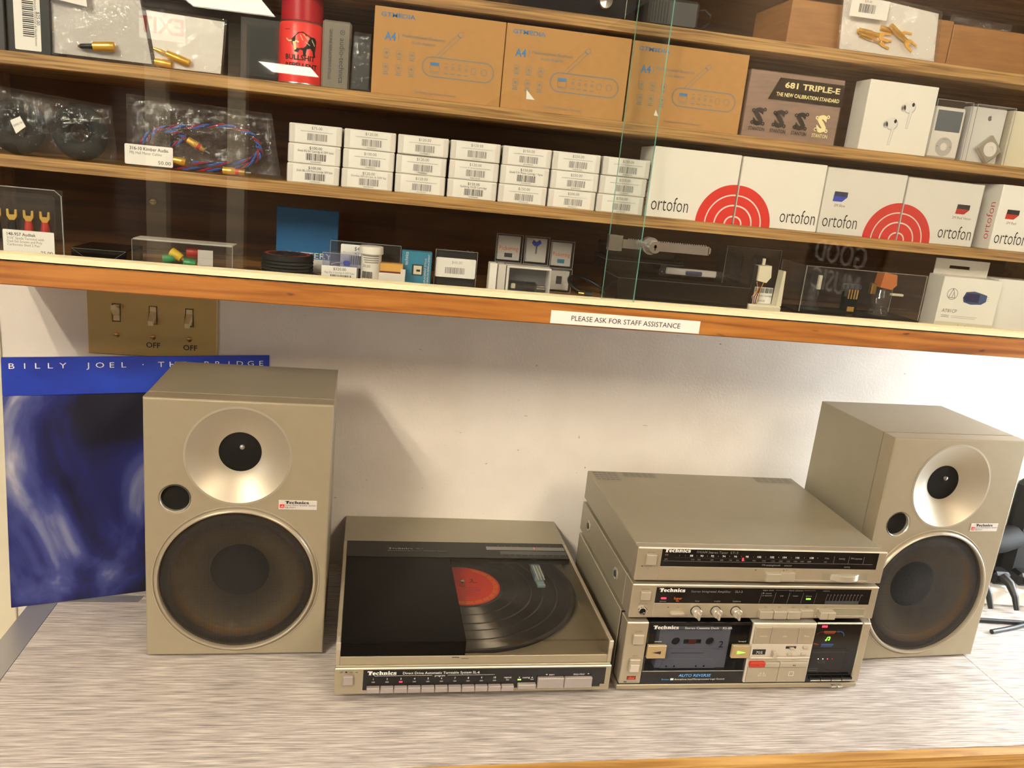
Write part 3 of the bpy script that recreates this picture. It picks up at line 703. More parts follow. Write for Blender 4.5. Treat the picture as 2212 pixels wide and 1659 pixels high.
# deck plate under the lid
MB().box(0.005, Wt - 0.005, 0.006, 0.2475, 0.0462, 0.0478, 'champagne_top').build('deck_plate', t)
m = MB(); m.lathe([(0.148, 0.0478), (0.148, 0.0512), (0.0, 0.0512)], (0.1575, 0.166, 0), 'rubber_black', 'z', 72); m.build('platter', t)
m = MB(); m.lathe([(0.0036, 0.0512), (0.0036, 0.0585), (0.0028, 0.0605), (0.0, 0.0612)], (0.1575, 0.166, 0), 'chrome', 'z', 20); m.build('spindle', t)
m = MB(); m.box(0.2545, 0.2675, 0.165, 0.198, 0.0598, 0.0690, 'blue_clear', 0.0012); m.box(0.2555, 0.2665, 0.150, 0.165, 0.0590, 0.0640, 'blue_clear', 0.001); m.box(0.2560, 0.2660, 0.198, 0.250, 0.0600, 0.0685, 'plastic_black', 0.001)
for q in (0.257, 0.261, 0.265): m.box(q - 0.0004, q + 0.0004, 0.153, 0.192, 0.0691, 0.0697, 'ink_white')
o = m.build('cartridge_arm', t); o['label'] = 'pale blue cartridge on the tracking arm'
MB().box(0.284, 0.297, 0.0140, 0.0170, 0.0478, 0.0484, 'plastic_black').build('catch', t)
# fascia
FZ0, FZ1, YF = 0.0129, 0.0456, -0.004
MB().box(0.0, Wt, YF - 0.0003, YF + 0.002, FZ1 - 0.0016, FZ1 + 0.0002, 'edge_highlight', 0.0008).build('fascia_edge', t)  # pale strip, painted highlight along the fascia top
MB().box(-0.0003, Wt + 0.0003, YF, 0.0, FZ0, FZ1, 'champagne', 0.0008).build('fascia', t)
pan = MB().box(0.0308, 0.3088, YF - 0.0004, YF + 0.001, 0.0182, 0.0436, 'panel_black', 0.0002).build('control_panel', t); pan['label'] = 'black control panel'
MB().box(0.3035, 0.3092, YF - 0.0008, YF, 0.0178, 0.0216, 'champagne').build('panel_step', t)
def led(parent, x0, x1, z0, z1, y, mat):
    return MB().box(x0, x1, y - 0.0004, y + 0.0004, z0, z1, mat).build('indicator_light', parent)
def button(parent, x0, x1, z0, z1, y0, y1, mat, name='button', b=0.0006):
    return MB().box(x0, x1, y0, y1, z0, z1, mat, b).build(name, parent)
button(t, 0.0092, 0.0200, 0.0266, 0.0376, YF - 0.004, YF, 'button_grey', 'power_button')
for i in range(11): button(t, 0.0352 + i * 0.01512, 0.0352 + i * 0.01512 + 0.0142, 0.0172, 0.0238, YF - 0.0055, YF, 'button_grey')
button(t, 0.2052, 0.2262, 0.0192, 0.0252, YF - 0.0055, YF, 'button_grey', 'cueing_button')
button(t, 0.2280, 0.2590, 0.0192, 0.0325, YF - 0.0045, YF, 'button_grey', 'start_button')
button(t, 0.2597, 0.2926, 0.0192, 0.0325, YF - 0.0045, YF, 'button_grey', 'stop_button')
p = Pr((0, YF - 0.0004, 0)); p.text(TECH, 0.0355, 0.0376, 0.0068, 'ink_white', w=0.0315, bold=0.02); p.text('Direct Drive Automatic Turntable System SL-6', 0.0742, 0.0380, 0.0044, 'ink_white', w=0.086)
p.line([(0.043, 0.0362), (0.107, 0.0362)], 0.0003, 'ink_white'); p.line([(0.124, 0.0362), (0.178, 0.0362)], 0.0003, 'ink_white'); p.text('program', 0.1155, 0.0348, 0.0034, 'ink_white', 'c')
for i in range(10):
    x = 0.0421 + i * 0.01512; p.text(str(i + 1), x, 0.0312, 0.0034, 'ink_white', 'c'); led(t, x - 0.0018, x + 0.0018, 0.0277, 0.0291, YF - 0.0004, 'led_red' if i == 2 else 'led_off')
x = 0.0421 + 10 * 0.01512; p.text('repeat', x, 0.0312, 0.0034, 'ink_white', 'c'); led(t, x - 0.0018, x + 0.0018, 0.0282, 0.0296, YF - 0.0004, 'led_off'); p.build(t); p = Pr((0, YF - 0.0004, 0))
led(t, 0.2050, 0.2088, 0.0282, 0.0298, YF - 0.0004, 'led_green'); led(t, 0.2200, 0.2236, 0.0284, 0.0298, YF - 0.0004, 'led_off'); p.text('cueing', 0.2146, 0.0308, 0.0034, 'ink_white', 'c')
p.poly([(0.2058, 0.0325), (0.2078, 0.0325), (0.2068, 0.0312)], 'ink_white'); p.poly([(0.2208, 0.0312), (0.2228, 0.0312), (0.2218, 0.0325)], 'ink_white')
p.build(t); p = Pr((0, YF - 0.0004, 0)); p.text('start', 0.2445, 0.0340, 0.0034, 'ink_white', 'c'); p.poly([(0.2370, 0.0352), (0.2392, 0.0345), (0.2392, 0.0359)], 'ink_white'); p.build(t); p = Pr((0, YF - 0.0004, 0))
p.text('stop-clear', 0.277, 0.0342, 0.0034, 'ink_white', 'c'); p.poly([(0.2895, 0.0354), (0.2873, 0.0347), (0.2873, 0.0361)], 'ink_white'); p.build(t)
p = Pr((0, YF, 0)); p.text('off', 0.0052, 0.0402, 0.0032, 'ink_black'); p.rect(0.0112, 0.0134, 0.0403, 0.0420, 'ink_black'); p.text('- on', 0.0143, 0.0402, 0.0032, 'ink_black'); p.rect(0.0225, 0.0248, 0.0404, 0.0411, 'ink_black'); p.build(t)
for x in (0.03, Wt - 0.03):
    for y in (0.035, Dt - 0.04): MB().cyl((x, y, 0), 0.018, 0.0, 0.0132, 'rubber_black', 'z', 24).build('foot', t)
# record on the platter
rc = Matrix.Translation(TT) @ Matrix.Rotation(TTA, 4, 'Z') @ Vector((0.1575, 0.166, 0.0513))
r = thing('vinyl_record', 'black vinyl record with red and orange label under the turntable lid', 'record', rc, TTA)
m = MB(); m.lathe([(0.0040, 0.0018), (0.051, 0.0018), (0.053, 0.0014)], (0, 0, 0), 'vinyl', 'z', 96)
prof = [(0.053, 0.0014)]
q = 0.0545; gaps = (0.072, 0.092, 0.107, 0.126)
while q < 0.1450:
    if min(abs(q - g) for g in gaps) < 0.0009: prof.append((q, 0.00140)); q += 0.0004
    else: prof += [(q, 0.00120), (q + 0.00035, 0.00162)]; q += 0.0007
prof += [(0.1465, 0.0016), (0.1490, 0.0021), (0.1505, 0.0019), (0.1508, 0.0012), (0.1500, 0.0003), (0.004, 0.0003)]
m.lathe(prof, (0, 0, 0), 'vinyl', 'z', 192, False); m.build('disc', r)
lb = MB().lathe([(0.0041, 0.0021), (0.050, 0.0021), (0.050, 0.0017)], (0, 0, 0), 'label_red', 'z', 96).build('label', r); lb['label'] = 'red paper record label with orange rim'
p = Pr((0, 0, 0.0021), (1, 0, 0), (0, 1, 0)); p.ring(0, 0, 0.0415, 0.0475, -1.9, 1.2, 'label_orange', 1, 40)
for i in range(34):
    a = -1.9 + i * 0.092; p.ring(0, 0, 0.0425, 0.0465, a, a + 0.05, 'label_red' if i % 3 == 0 else 'ink_orange', 2, 2)
p.text('2', 0.014, 0.010, 0.010, 'ink_black', 'c', bold=0.02); p.rect(0.009, 0.021, 0.007, 0.0085, 'ink_black')
for i, w in enumerate((0.020, 0.024, 0.022, 0.016, 0.021, 0.018)): p.rect(0.000, w, -0.006 - i * 0.0042, -0.0068 - i * 0.0042, 'maroon', 2)
p.build(lb)

# stack of components ------------------------------------------------------------
KL, KA = (0.5645, -0.2815), 0.0153
WK, DK = 0.3139, 0.2398
def unit(name, label, cat, z0, z1):
    """case behind the fascia; returns the thing, local z still measured from the counter"""
    t = thing(name, label, cat, (KL[0], KL[1], z0), KA)
    return t
def zt(z0, pr_y=0.0): return Pr((0, pr_y, -z0))
def feet(t, h, n=0.02):
    for x in (0.025, WK - 0.025):
        for y in (0.03, DK - 0.03): MB().cyl((x, y, -h), 0.011, 0.0, h + 0.001, 'rubber_black', 'z', 20).build('foot', t)
def bx(t, name, x0, x1, y0, y1, z0, z1, mat, b=0.0006):      # millimetres, relative to the unit's base
    return MB().box(x0 / 1e3, x1 / 1e3, y0 / 1e3, y1 / 1e3, z0 / 1e3, z1 / 1e3, mat, b / 1.0).build(name, t)
def tx1(px): return (px - 1432) * 0.587 + 28.9
# --- tuner
Z0 = 148.1; t = unit('stereo_tuner', 'slim silver radio tuner with red dial needle, top of the hi-fi stack', 'tuner', Z0 / 1e3, 0.1901)
hT = 42.0
bx(t, 'case', 0.3, 313.6, 12, 239.8, 0.6, hT - 0.2, 'champagne_top', 0.001)
bx(t, 'fascia', 0, 313.9, 0, 12, 0.2, hT, 'silver_face', 0.0009)
bx(t, 'fascia_edge', 0.2, 313.7, -0.7, 2.6, hT - 1.8, hT + 0.05, 'edge_highlight', 0.0008)  # pale strip paints the highlight on the top front edge
pan = bx(t, 'dial_panel', 28.9, 303, -0.5, 2, 18.9, 40.6, 'panel_black', 0.0002); pan['label'] = 'black tuning dial'
bx(t, 'lower_panel', 28.5, 300.2, -0.7, 2, 2.6, 18.6, 'silver_face', 0.0003)
bx(t, 'power_button', 10, 22.3, -4.5, 0, 21.6, 34.4, 'button_silver', 0.0006)
bx(t, 'selector_button', 159.3, 178.0, -6.5, 0, 3.6, 14.2, 'button_silver', 0.0006); bx(t, 'selector_button', 178.8, 197.5, -4.5, 0, 3.6, 14.2, 'button_silver', 0.0006)
bx(t, 'slot', 234.5, 294, -0.8, 0, 3.8, 14.4, 'champagne_top', 0.0002); bx(t, 'slot_ledge', 199, 294, -2.0, 0, 3.0, 4.2, 'silver_bright', 0.0003)
m = MB(); m.lathe([(0.030, 0.0045), (0.0308, 0.0052), (0.0308, 0.0115), (0.030, 0.0122), (0.0, 0.0122)], (0.2640, 0.0235, 0), 'silver_bright', 'z', 72); o = m.build('tuning_wheel', t); o['label'] = 'silver thumbwheel'
p = zt(0.0, -0.0005); q = Z0
p.text(TECH, 0.0314, (185.2 - q) / 1e3, 0.0066, 'ink_white', w=0.0315, bold=0.02); p.text('FM/AM Stereo Tuner', 0.0705, (184.4 - q) / 1e3, 0.0042, 'ink_dim', w=0.0385); p.text('ST-3', 0.1120, (184.4 - q) / 1e3, 0.0042, 'ink_dim', w=0.0095)
for s, x in (('88', 1493), ('90', 1514.6), ('92', 1537), ('94', 1561), ('96', 1585.6), ('98', 1610), ('100', 1636), ('102', 1664), ('104', 1691), ('106', 1719), ('108', 1750)):
    p.text(s, tx1(x) / 1e3, (180.0 - q) / 1e3, 0.0034, 'ink_white', 'c', sx=1.15)
for x in (1468, 1480, 1504, 1526, 1549, 1573, 1598, 1624, 1650, 1678, 1705, 1734, 1763): p.rect(tx1(x) / 1e3, tx1(x) / 1e3 + 0.0003, (180.2 - q) / 1e3, (182.0 - q) / 1e3, 'ink_dim', 2)
for s, x in (('530', 1496.7), ('550', 1510), ('600', 1537), ('650', 1557.6), ('700', 1576), ('750', 1591), ('800', 1603.5), ('900', 1626.5), ('1000', 1647.7), ('1100', 1667), ('1200', 1684), ('1300', 1700.5), ('1400', 1716), ('1500', 1730.5), ('1600', 1746)):
    p.text(s, tx1(x) / 1e3, (175.4 - q) / 1e3, 0.0025, 'ink_dim', 'c', sx=1.05)
p.text('FM', 0.0326, (180.6 - q) / 1e3, 0.0032, 'ink_dim'); p.text('AM', 0.0326, (175.4 - q) / 1e3, 0.0026, 'ink_dim')
p.line([(0.031, (174.0 - q) / 1e3), (0.297, (174.0 - q) / 1e3)], 0.0003, 'ink_dim'); p.line([(0.045, (178.6 - q) / 1e3), (0.215, (178.6 - q) / 1e3)], 0.0002, 'plastic_darkgrey')
p.text('MHz', 0.2355, (180 - q) / 1e3, 0.0030, 'ink_dim', 'c'); p.text('kHz', 0.2345, (175.6 - q) / 1e3, 0.0022, 'ink_dim', 'c'); p.text('tuning', 0.2550, (180 - q) / 1e3, 0.0032, 'ink_dim', 'c'); p.text('FM stereo', 0.2742, (180.3 - q) / 1e3, 0.0031, 'ink_dim', 'c', w=0.0145)
for x in (0.2448, 0.2643, 0.2838): p.rect(x, x + 0.0003, (174.4 - q) / 1e3, (184 - q) / 1e3, 'ink_dim', 2)
p.text('FM muting/mode', 0.1540, (169.8 - q) / 1e3, 0.0031, 'ink_dim', w=0.0235); p.text('selector', 0.1825, (169.8 - q) / 1e3, 0.0031, 'ink_dim', w=0.0098); p.text('tuning', 0.2640, (169.3 - q) / 1e3, 0.0031, 'ink_dim', 'c')
led(t, 0.1280, 0.1297, (175.9 - q) / 1e3, (179.4 - q) / 1e3, -0.0007, 'led_red')['label'] = 'glowing red dial needle'; p.build(t)
p = zt(0.0, 0.0); p.text('power', 0.0165, 0.0352, 0.0033, 'ink_grey', 'c'); p.poly([(0.0062, 0.0180), (0.0082, 0.0180), (0.0072, 0.0196)], 'ink_black'); p.text('stand by', 0.0105, 0.0180, 0.0026, 'ink_grey'); p.text('on', 0.0135, 0.0150, 0.0026, 'ink_grey'); p.build(t)
p = zt(0.0, -0.0007); p.poly([(0.1462, 0.0158), (0.1482, 0.0158), (0.1472, 0.0174)], 'ink_black'); p.build(t, 'position_mark'); p = zt(0.0, -0.0007); p.text('FM', 0.1855, 0.0157, 0.0026, 'ink_grey'); p.text('AM', 0.1940, 0.0157, 0.0026, 'ink_grey'); p.poly([(0.1820, 0.0158), (0.1838, 0.0158), (0.1829, 0.0172)], 'ink_black'); p.build(t)
for (x0, x1, y0, y1) in ((0.006, 0.040, 0.205, 0.236), (0.050, 0.096, 0.221, 0.236), (0.250, 0.305, 0.218, 0.236)):
    p = Pr((0, 0, hT / 1e3 - 0.0002), (1, 0, 0), (0, 1, 0))
    for i in range(4):
        yy = y0 + (y1 - y0) * (i + 0.3) / 4
        for k in range(5): p.rect(x0 + (x1 - x0) * k / 5, x0 + (x1 - x0) * (k + 0.85) / 5, yy, yy + (y1 - y0) * 0.12, 'ink_grey', 1)
    p.line([(x0, y0 - 0.001), (x1, y0 - 0.001), (x1, y1 + 0.001), (x0, y1 + 0.001)], 0.0005, 'ink_grey', 1, True); p.build(t, 'printed_notice')
feet(t, 0.0044)
# --- amplifier
Z0 = 100.0; t = unit('stereo_amplifier', 'silver amplifier with three round knobs, middle of the hi-fi stack', 'amplifier', Z0 / 1e3, 0.1435)
hA = 43.5
cs = bx(t, 'case', -0.3, 314.2, 26, 239.8, 0.6, hA - 0.3, 'champagne_top', 0.001)
bx(t, 'fascia', 0, 313.9, 0, 26, 0.2, hA, 'silver_face', 0.0009); bx(t, 'fascia_edge', 0.2, 313.7, -0.7, 2.6, hA - 1.8, hA + 0.05, 'edge_highlight', 0.0008)
pan = bx(t, 'display_panel', 29.2, 304.0, -0.5, 2, 19.8, 40.1, 'panel_black', 0.0002); pan['label'] = 'black display panel'
bx(t, 'lower_panel', 28.8, 302.5, -0.7, 2, 2.4, 19.5, 'silver_face', 0.0003)
bx(t, 'power_button', 10.3, 21.8, -4.5, 0, 24.8, 35.3, 'button_silver', 0.0006)
m = MB(); m.lathe([(0.0058, 0.0), (0.0058, -0.0022), (0.0050, -0.0026), (0.0036, -0.0022), (0.0034, 0.0)], (0.0156, 0, 0.0100), 'chrome', 'y', 32); jo = m.build('headphone_jack', t)
MB().cyl((0.0156, -0.0008, 0.0100), 0.0035, 0, 0.0004, 'gloss_black', 'y', 24).build('jack_hole', jo)
bx(t, 'loudness_button', 49.8, 66, -6, 0, 6.4, 9.6, 'button_silver', 0.0006)
for x in (0.0814, 0.1063, 0.1315):
    k = MB().lathe([(0.0066, 0.0), (0.0066, -0.0006)], (x, -0.0007, 0.0102), 'plastic_black', 'y', 32, True, (False, True)); k = k.build('knob_well', t)
    m = MB(); m.lathe([(0.0058, -0.0005), (0.0058, -0.0075), (0.0052, -0.0082), (0.0, -0.0082)], (x, -0.0007, 0.0102), 'silver_bright', 'y', 36); m.box(x - 0.0012, x + 0.0012, -0.0142, -0.0085, 0.0046, 0.0128, 'silver_bright', 0.0005); m.build('knob', t)
for i in range(4): bx(t, 'selector_button', 160.4 + i * 17.9, 160.4 + i * 17.9 + 17.0, -7.5 if i < 3 else -4.5, 0, 3.4, 13.4, 'button_silver', 0.0006)
bx(t, 'volume_slot', 236, 300.2, -0.9, 0, 5.0, 14.2, 'champagne_top', 0.0002); bx(t, 'slot_ledge', 236, 300.2, -2.2, 0, 3.8, 5.2, 'silver_bright', 0.0003); bx(t, 'slot_ledge', 236, 300.2, -1.6, 0, 13.8, 15.0, 'silver_face', 0.0003)
k = bx(t, 'volume_slider', 237.5, 257.5, -9.5, 0, 3.8, 13.8, 'button_silver', 0.0008); MB().box(0.2472, 0.2476, -0.0098, -0.0095, 0.0045, 0.013, 'ink_grey').build('slider_mark', k)
p = zt(0.0, -0.0005)
p.text(TECH, 0.0328, 0.0346, 0.0066, 'ink_white', w=0.0315, bold=0.02); p.text('Stereo Integrated Amplifier', 0.0718, 0.0342, 0.0042, 'ink_dim', w=0.0495); p.text('SU-3', 0.1268, 0.0342, 0.0042, 'ink_dim', w=0.0092)
led(t, 0.0362, 0.0424, 0.0252, 0.0272, -0.0006, 'led_red'); p.text('power', 0.0392, 0.0215, 0.0031, 'ink_dim', 'c'); p.text('Super', 0.0568, 0.0248, 0.0044, 'ink_orange', 'c'); p.text('bass', 0.0568, 0.0222, 0.0024, 'ink_orange', 'c')
for s, x in (('bass', 0.0814), ('treble', 0.1063), ('balance', 0.1310)): p.text(s, x, 0.0220, 0.0034, 'ink_dim', 'c')
p.build(t); p = zt(0.0, -0.0005); p.text('tape mon', 0.1685, 0.0372, 0.0030, 'ink_dim', 'c', w=0.0140); p.text('input selector', 0.2045, 0.0372, 0.0030, 'ink_dim', 'c', w=0.0190); p.line([(0.178, 0.0382), (0.194, 0.0382)], 0.0003, 'ink_dim'); p.line([(0.215, 0.0382), (0.230, 0.0382)], 0.0003, 'ink_dim')
p.text('source', 0.1655, 0.0332, 0.0029, 'ink_dim'); p.text('tape/ext', 0.1650, 0.0302, 0.0029, 'ink_dim'); p.rect(0.1622, 0.1640, 0.0333, 0.0350, 'ink_dim', 2); p.rect(0.1622, 0.1640, 0.0304, 0.0312, 'ink_dim', 2)
for i, x in enumerate((0.1600, 0.1782, 0.1960, 0.2138, 0.2312)): p.line([(x - 0.0006, 0.0208), (x + 0.0010, 0.0350)], 0.0003, 'ink_dim')
p.text('aux', 0.1872, 0.0300, 0.0031, 'ink_dim', 'c'); p.text('tuner', 0.2050, 0.0300, 0.0031, 'ink_dim', 'c'); p.text('phono', 0.2225, 0.0300, 0.0031, 'ink_dim', 'c'); led(t, 0.2196, 0.2254, 0.0262, 0.0278, -0.0006, 'led_green')
p.text('volume', 0.2395, 0.0372, 0.0030, 'ink_dim')
p.rect(0.2452, 0.2900, 0.0200, 0.0246, 'plastic_darkgrey', 1)
for i in range(11): x = 0.2460 + i * 0.00445; p.line([(x - 0.0004, 0.0246), (x + 0.0006, 0.0335)], 0.0003, 'ink_dim'); p.text(str(i), x + 0.0010, 0.0320, 0.0022, 'ink_dim')
p.build(t)
p = zt(0.0, 0.0); p.text('power', 0.0162, 0.0366, 0.0033, 'ink_grey', 'c'); p.text('push on', 0.0158, 0.0220, 0.0024, 'ink_grey', 'c'); p.text('phones', 0.0156, 0.0178, 0.0038, 'ink_grey', 'c'); p.build(t)
for x in (0.0814, 0.1063, 0.1315):
    p = zt(0.0, -0.0007); p.text('min', x - 0.0105, 0.0034, 0.0022, 'ink_grey', 'c'); p.text('max', x + 0.0108, 0.0034, 0.0022, 'ink_grey', 'c')
    for k in range(9): a = -2.2 + k * 0.55 + PI / 2; p.rect(x + 0.0082 * math.cos(a) - 0.0002, x + 0.0082 * math.cos(a) + 0.0002, 0.0102 + 0.0082 * math.sin(a) - 0.0003, 0.0102 + 0.0082 * math.sin(a) + 0.0003, 'ink_grey', 2)
    p.build(t, 'knob_scale')
p = zt(0.0, -0.0007)
p.text('off', 0.0585, 0.0140, 0.0024, 'ink_grey', 'c'); p.text('on', 0.0575, 0.0040, 0.0024, 'ink_grey', 'c'); p.poly([(0.0455, 0.0140), (0.0475, 0.0140), (0.0465, 0.0156)], 'ink_black'); p.build(t); p = zt(0.0, -0.0007)
p.text('min', 0.2475, 0.0160, 0.0022, 'ink_grey', 'c'); p.text('max', 0.2950, 0.0160, 0.0022, 'ink_grey', 'c')
for i, s in enumerate(('oo', 'D', 'o=', 'Q')): p.ring(0.168 + i * 0.0178, 0.0158, 0.0006, 0.0010, 0, 6.28, 'ink_grey', 2, 10); p.ring(0.1702 + i * 0.0178, 0.0158, 0.0006, 0.0010, 0, 6.28, 'ink_grey', 2, 10)
p.build(t)
for y in (0.062, 0.198):
    m = MB(); m.lathe([(0.0078, 0.0), (0.0078, -0.0012), (0.0068, -0.0016), (0.0066, -0.0004), (0.0, -0.0004)], (-0.0003, y, 0.024), 'silver_bright', 'x', 24); m.lathe([(0.0042, -0.0004), (0.0042, -0.002), (0.0, -0.0024)], (-0.0003, y, 0.024), 'plastic_darkgrey', 'x', 16); m.build('side_screw', t)
feet(t, 0.0052)
# --- cassette deck
Z0 = 4.0; t = unit('cassette_deck', 'silver cassette deck with red record button, bottom of the hi-fi stack', 'cassette deck', Z0 / 1e3, 0.0948)
hD = 90.8
bx(t, 'case', -0.3, 314.2, 26, 239.8, 6.0, hD - 0.3, 'champagne_top', 0.001)
o = bx(t, 'base_plate', -2.2, 312.6, -0.6, 239.8, 0.0, 6.4, 'champagne', 0.0008)
bx(t, 'fascia_back', 0.4, 313.5, 22, 26, 6.4, hD - 0.4, 'plastic_black', 0)
bx(t, 'left_panel', 0, 26.6, -1, 22, 8.4, hD, 'silver_face', 0.0009); bx(t, 'left_edge', 0.2, 26.4, -1.7, 2.4, hD - 2.0, hD + 0.05, 'edge_highlight', 0.0009)
bx(t, 'right_panel', 303.6, 313.9, -1, 22, 8.4, hD, 'silver_face', 0.0009); bx(t, 'right_edge', 303.8, 313.7, -1.7, 2.4, hD - 2.0, hD + 0.05, 'edge_highlight', 0.0009)
bx(t, 'lower_step', 0.4, 303.6, 0.5, 22, 6.4, 8.6, 'plastic_black', 0.0003)
# cassette bay with smoked window
m = MB(); m.box(0.0270, 0.1574, 0.0, 0.022, 0.0860, 0.0904, 'panel_black', 0.0006); m.box(0.0270, 0.0290, 0.0, 0.022, 0.0250, 0.0860, 'panel_black'); m.box(0.1552, 0.1574, 0.0, 0.022, 0.0250, 0.0860, 'panel_black'); m.box(0.0270, 0.1574, 0.0, 0.022, 0.0086, 0.0244, 'panel_black', 0.0004)
do = m.build('cassette_door', t); do['label'] = 'glossy black cassette door'
MB().box(0.0290, 0.1552, 0.0206, 0.0216, 0.0245, 0.0860, 'plastic_black').build('bay_back', do)
MB().box(0.0290, 0.1552, 0.0, 0.0016, 0.0246, 0.0860, 'smoke_window').build('door_window', do)
MB().box(0.0275, 0.1572, -0.0003, 0.0003, 0.0242, 0.0249, 'silver_bright').build('door_line', do)
p = Pr((0, 0.0, 0)); p.text('AUTO REVERSE', 0.0945, 0.0168, 0.0052, 'ink_lightblue', 'c', w=0.041, bold=0.015, slant=0.15); p.text('3motor', 0.0532, 0.0124, 0.0029, 'ink_lightblue', w=0.0100); p.rect(0.0645, 0.0685, 0.0121, 0.0146, 'ink_white'); p.text('Amorphous head/Microprocessor Logic Control', 0.0695, 0.0124, 0.0029, 'ink_white', w=0.0640, slant=0.15)
p.text('reverse', 0.0412, 0.0640, 0.0030, 'ink_white', 'c'); p.text('forward', 0.1480, 0.0640, 0.0030, 'ink_white', 'c')
p.text(TECH, 0.0328, 0.0815, 0.0066, 'ink_white', w=0.0315, bold=0.02); p.text('Stereo Cassette Deck', 0.0722, 0.0815, 0.0042, 'ink_white', w=0.0430); p.text('RS-8R', 0.1200, 0.0815, 0.0042, 'ink_white', w=0.0120); p.build(do)
for nm, x0, x1, ar, mt in (('reverse_button', 28.4, 51.6, -1, 'ink_black'), ('forward_button', 135.0, 158.0, 1, 'led_green')):
    b = bx(t, nm, x0, x1, -4.5, -0.1, 44.4, 61.8, 'button_beige', 0.0006)
    MB().box(x0 / 1e3, x1 / 1e3, -0.0047, -0.002, 0.0608, 0.0620, 'silver_bright', 0.0003).build('button_edge', b)
    c = (x0 + x1) / 2e3; p = Pr((0, -0.0045, 0)); p.poly([(c - ar * 0.005, 0.0505), (c + ar * 0.006, 0.0525), (c - ar * 0.005, 0.0548)][::ar], mt); p.build(b, 'arrow')
# left column
b = bx(t, 'power_button', 8.5, 21.5, -5.5, -1, 63.8, 76.0, 'button_silver', 0.0006)
b = bx(t, 'eject_button', 8.6, 21.6, -5.5, -1, 27.0, 43.4, 'button_silver', 0.0006); MB().box(0.0096, 0.0206, -0.0062, -0.0055, 0.0274, 0.0372, 'cream_panel', 0.0003).build('button_pad', b)
p = Pr((0, -0.001, 0)); p.text('power', 0.0155, 0.0780, 0.0033, 'ink_grey', 'c'); p.text('push on', 0.0150, 0.0598, 0.0024, 'ink_grey', 'c'); p.text('eject', 0.0152, 0.0455, 0.0034, 'ink_grey', 'c'); p.rect(0.0090, 0.0202, 0.0140, 0.0190, 'maroon', 1); p.text('dbx', 0.0146, 0.0148, 0.0048, 'ink_orange', 'c', w=0.0080); p.rrect(0.0058, 0.0215, 0.0102, 0.0122, 0.0004, 0.0002, 'ink_grey'); p.text('DOLBY SYSTEM', 0.0100, 0.0105, 0.0018, 'ink_faint', w=0.0110); p.rect(0.0062, 0.0074, 0.0104, 0.0120, 'ink_black', 2); p.rect(0.0080, 0.0092, 0.0104, 0.0120, 'ink_black', 2); p.build(t)
# centre control panel
bx(t, 'control_frame', 158.2, 241.0, -1.5, 22, 8.6, hD, 'cream_panel', 0.0008); bx(t, 'control_edge', 158.4, 240.8, -2.2, 2.4, hD - 2.6, hD + 0.05, 'edge_highlight', 0.0011)
for nm, x0, x1 in (('rewind_key', 160.5, 181.8), ('play_key', 182.2, 218.0), ('fast_forward_key', 218.4, 238.6)):
    bx(t, nm, x0, x1, -3.6, -1, 63.6, 86.0, 'silver_face', 0.0005)
bx(t, 'middle_panel', 160.0, 238.8, -2.6, -1, 46.0, 62.8, 'cream_panel', 0.0004); bx(t, 'middle_ridge', 160.0, 238.8, -5.0, -1, 43.2, 46.0, 'cream_panel', 0.0008)
bx(t, 'counter_window', 162.5, 179.5, -2.9, -1, 48.4, 55.6, 'gloss_black', 0.0002)
bx(t, 'reset_slider', 187.0, 192.0, -8.5, -1, 47.0, 54.8, 'button_silver', 0.0006); bx(t, 'timer_slot', 204.5, 219.0, -2.8, -1, 56.0, 60.2, 'gloss_black', 0.0006); bx(t, 'timer_slider', 209.5, 215.5, -6.0, -1, 56.2, 58.8, 'button_silver', 0.0006)
for x, z in ((226.5, 57.0), (207.5, 48.0), (226.0, 48.2)): bx(t, 'small_button', x, x + 6.5, -6.0, -1, z, z + 3.0, 'button_silver', 0.0006)
ro = o = bx(t, 'record_button', 161.0, 180.6, -6.0, -1, 32.6, 39.2, 'button_red', 0.0006); o['label'] = 'red record button'
bx(t, 'mute_button', 181.0, 199.6, -6.0, -1, 32.6, 39.2, 'button_silver', 0.0006); o = bx(t, 'pause_button', 200.2, 237.6, -6.0, -1, 32.6, 39.2, 'button_silver', 0.0006)
p = Pr((0, -0.006, 0)); p.rect(0.2172, 0.2184, 0.0345, 0.0362, 'ink_black'); p.rect(0.2192, 0.2204, 0.0345, 0.0362, 'ink_black'); p.build(o, 'pause_mark'); p = Pr((0, -0.006, 0)); p.disc(0.1710, 0.0355, 0.0009, 'maroon'); p.build(ro, 'record_mark')
for nm, x0, x1 in (('direction_key', 160.5, 200.8), ('stop_key', 201.2, 238.6)): bx(t, nm, x0, x1, -3.6, -1, 10.4, 31.2, 'silver_face', 0.0005)
p = Pr((0, -0.0036, 0)); p.text('rew/rev', 0.1722, 0.0735, 0.0031, 'ink_white', 'c'); p.text('play', 0.2002, 0.0735, 0.0031, 'ink_white', 'c'); p.text('ff/cue', 0.2288, 0.0735, 0.0031, 'ink_white', 'c')
p.line([(0.1785, 0.0195), (0.1745, 0.0195), (0.1785, 0.0245)], 0.0004, 'ink_white', closed=True); p.line([(0.1815, 0.0195), (0.1855, 0.0195), (0.1815, 0.0245)], 0.0004, 'ink_white', closed=True); p.text('direction', 0.180, 0.0155, 0.0028, 'ink_faint', 'c'); p.line([(0.2155, 0.0195), (0.2215, 0.0195), (0.2215, 0.0250), (0.2155, 0.0250)], 0.0006, 'ink_white', closed=True); p.text('stop', 0.2185, 0.0155, 0.0028, 'ink_faint', 'c'); p.build(t)
p = Pr((0, -0.0029, 0)); p.text('705', 0.1710, 0.0500, 0.0048, 'ink_white', 'c', sx=1.3); p.build(t)
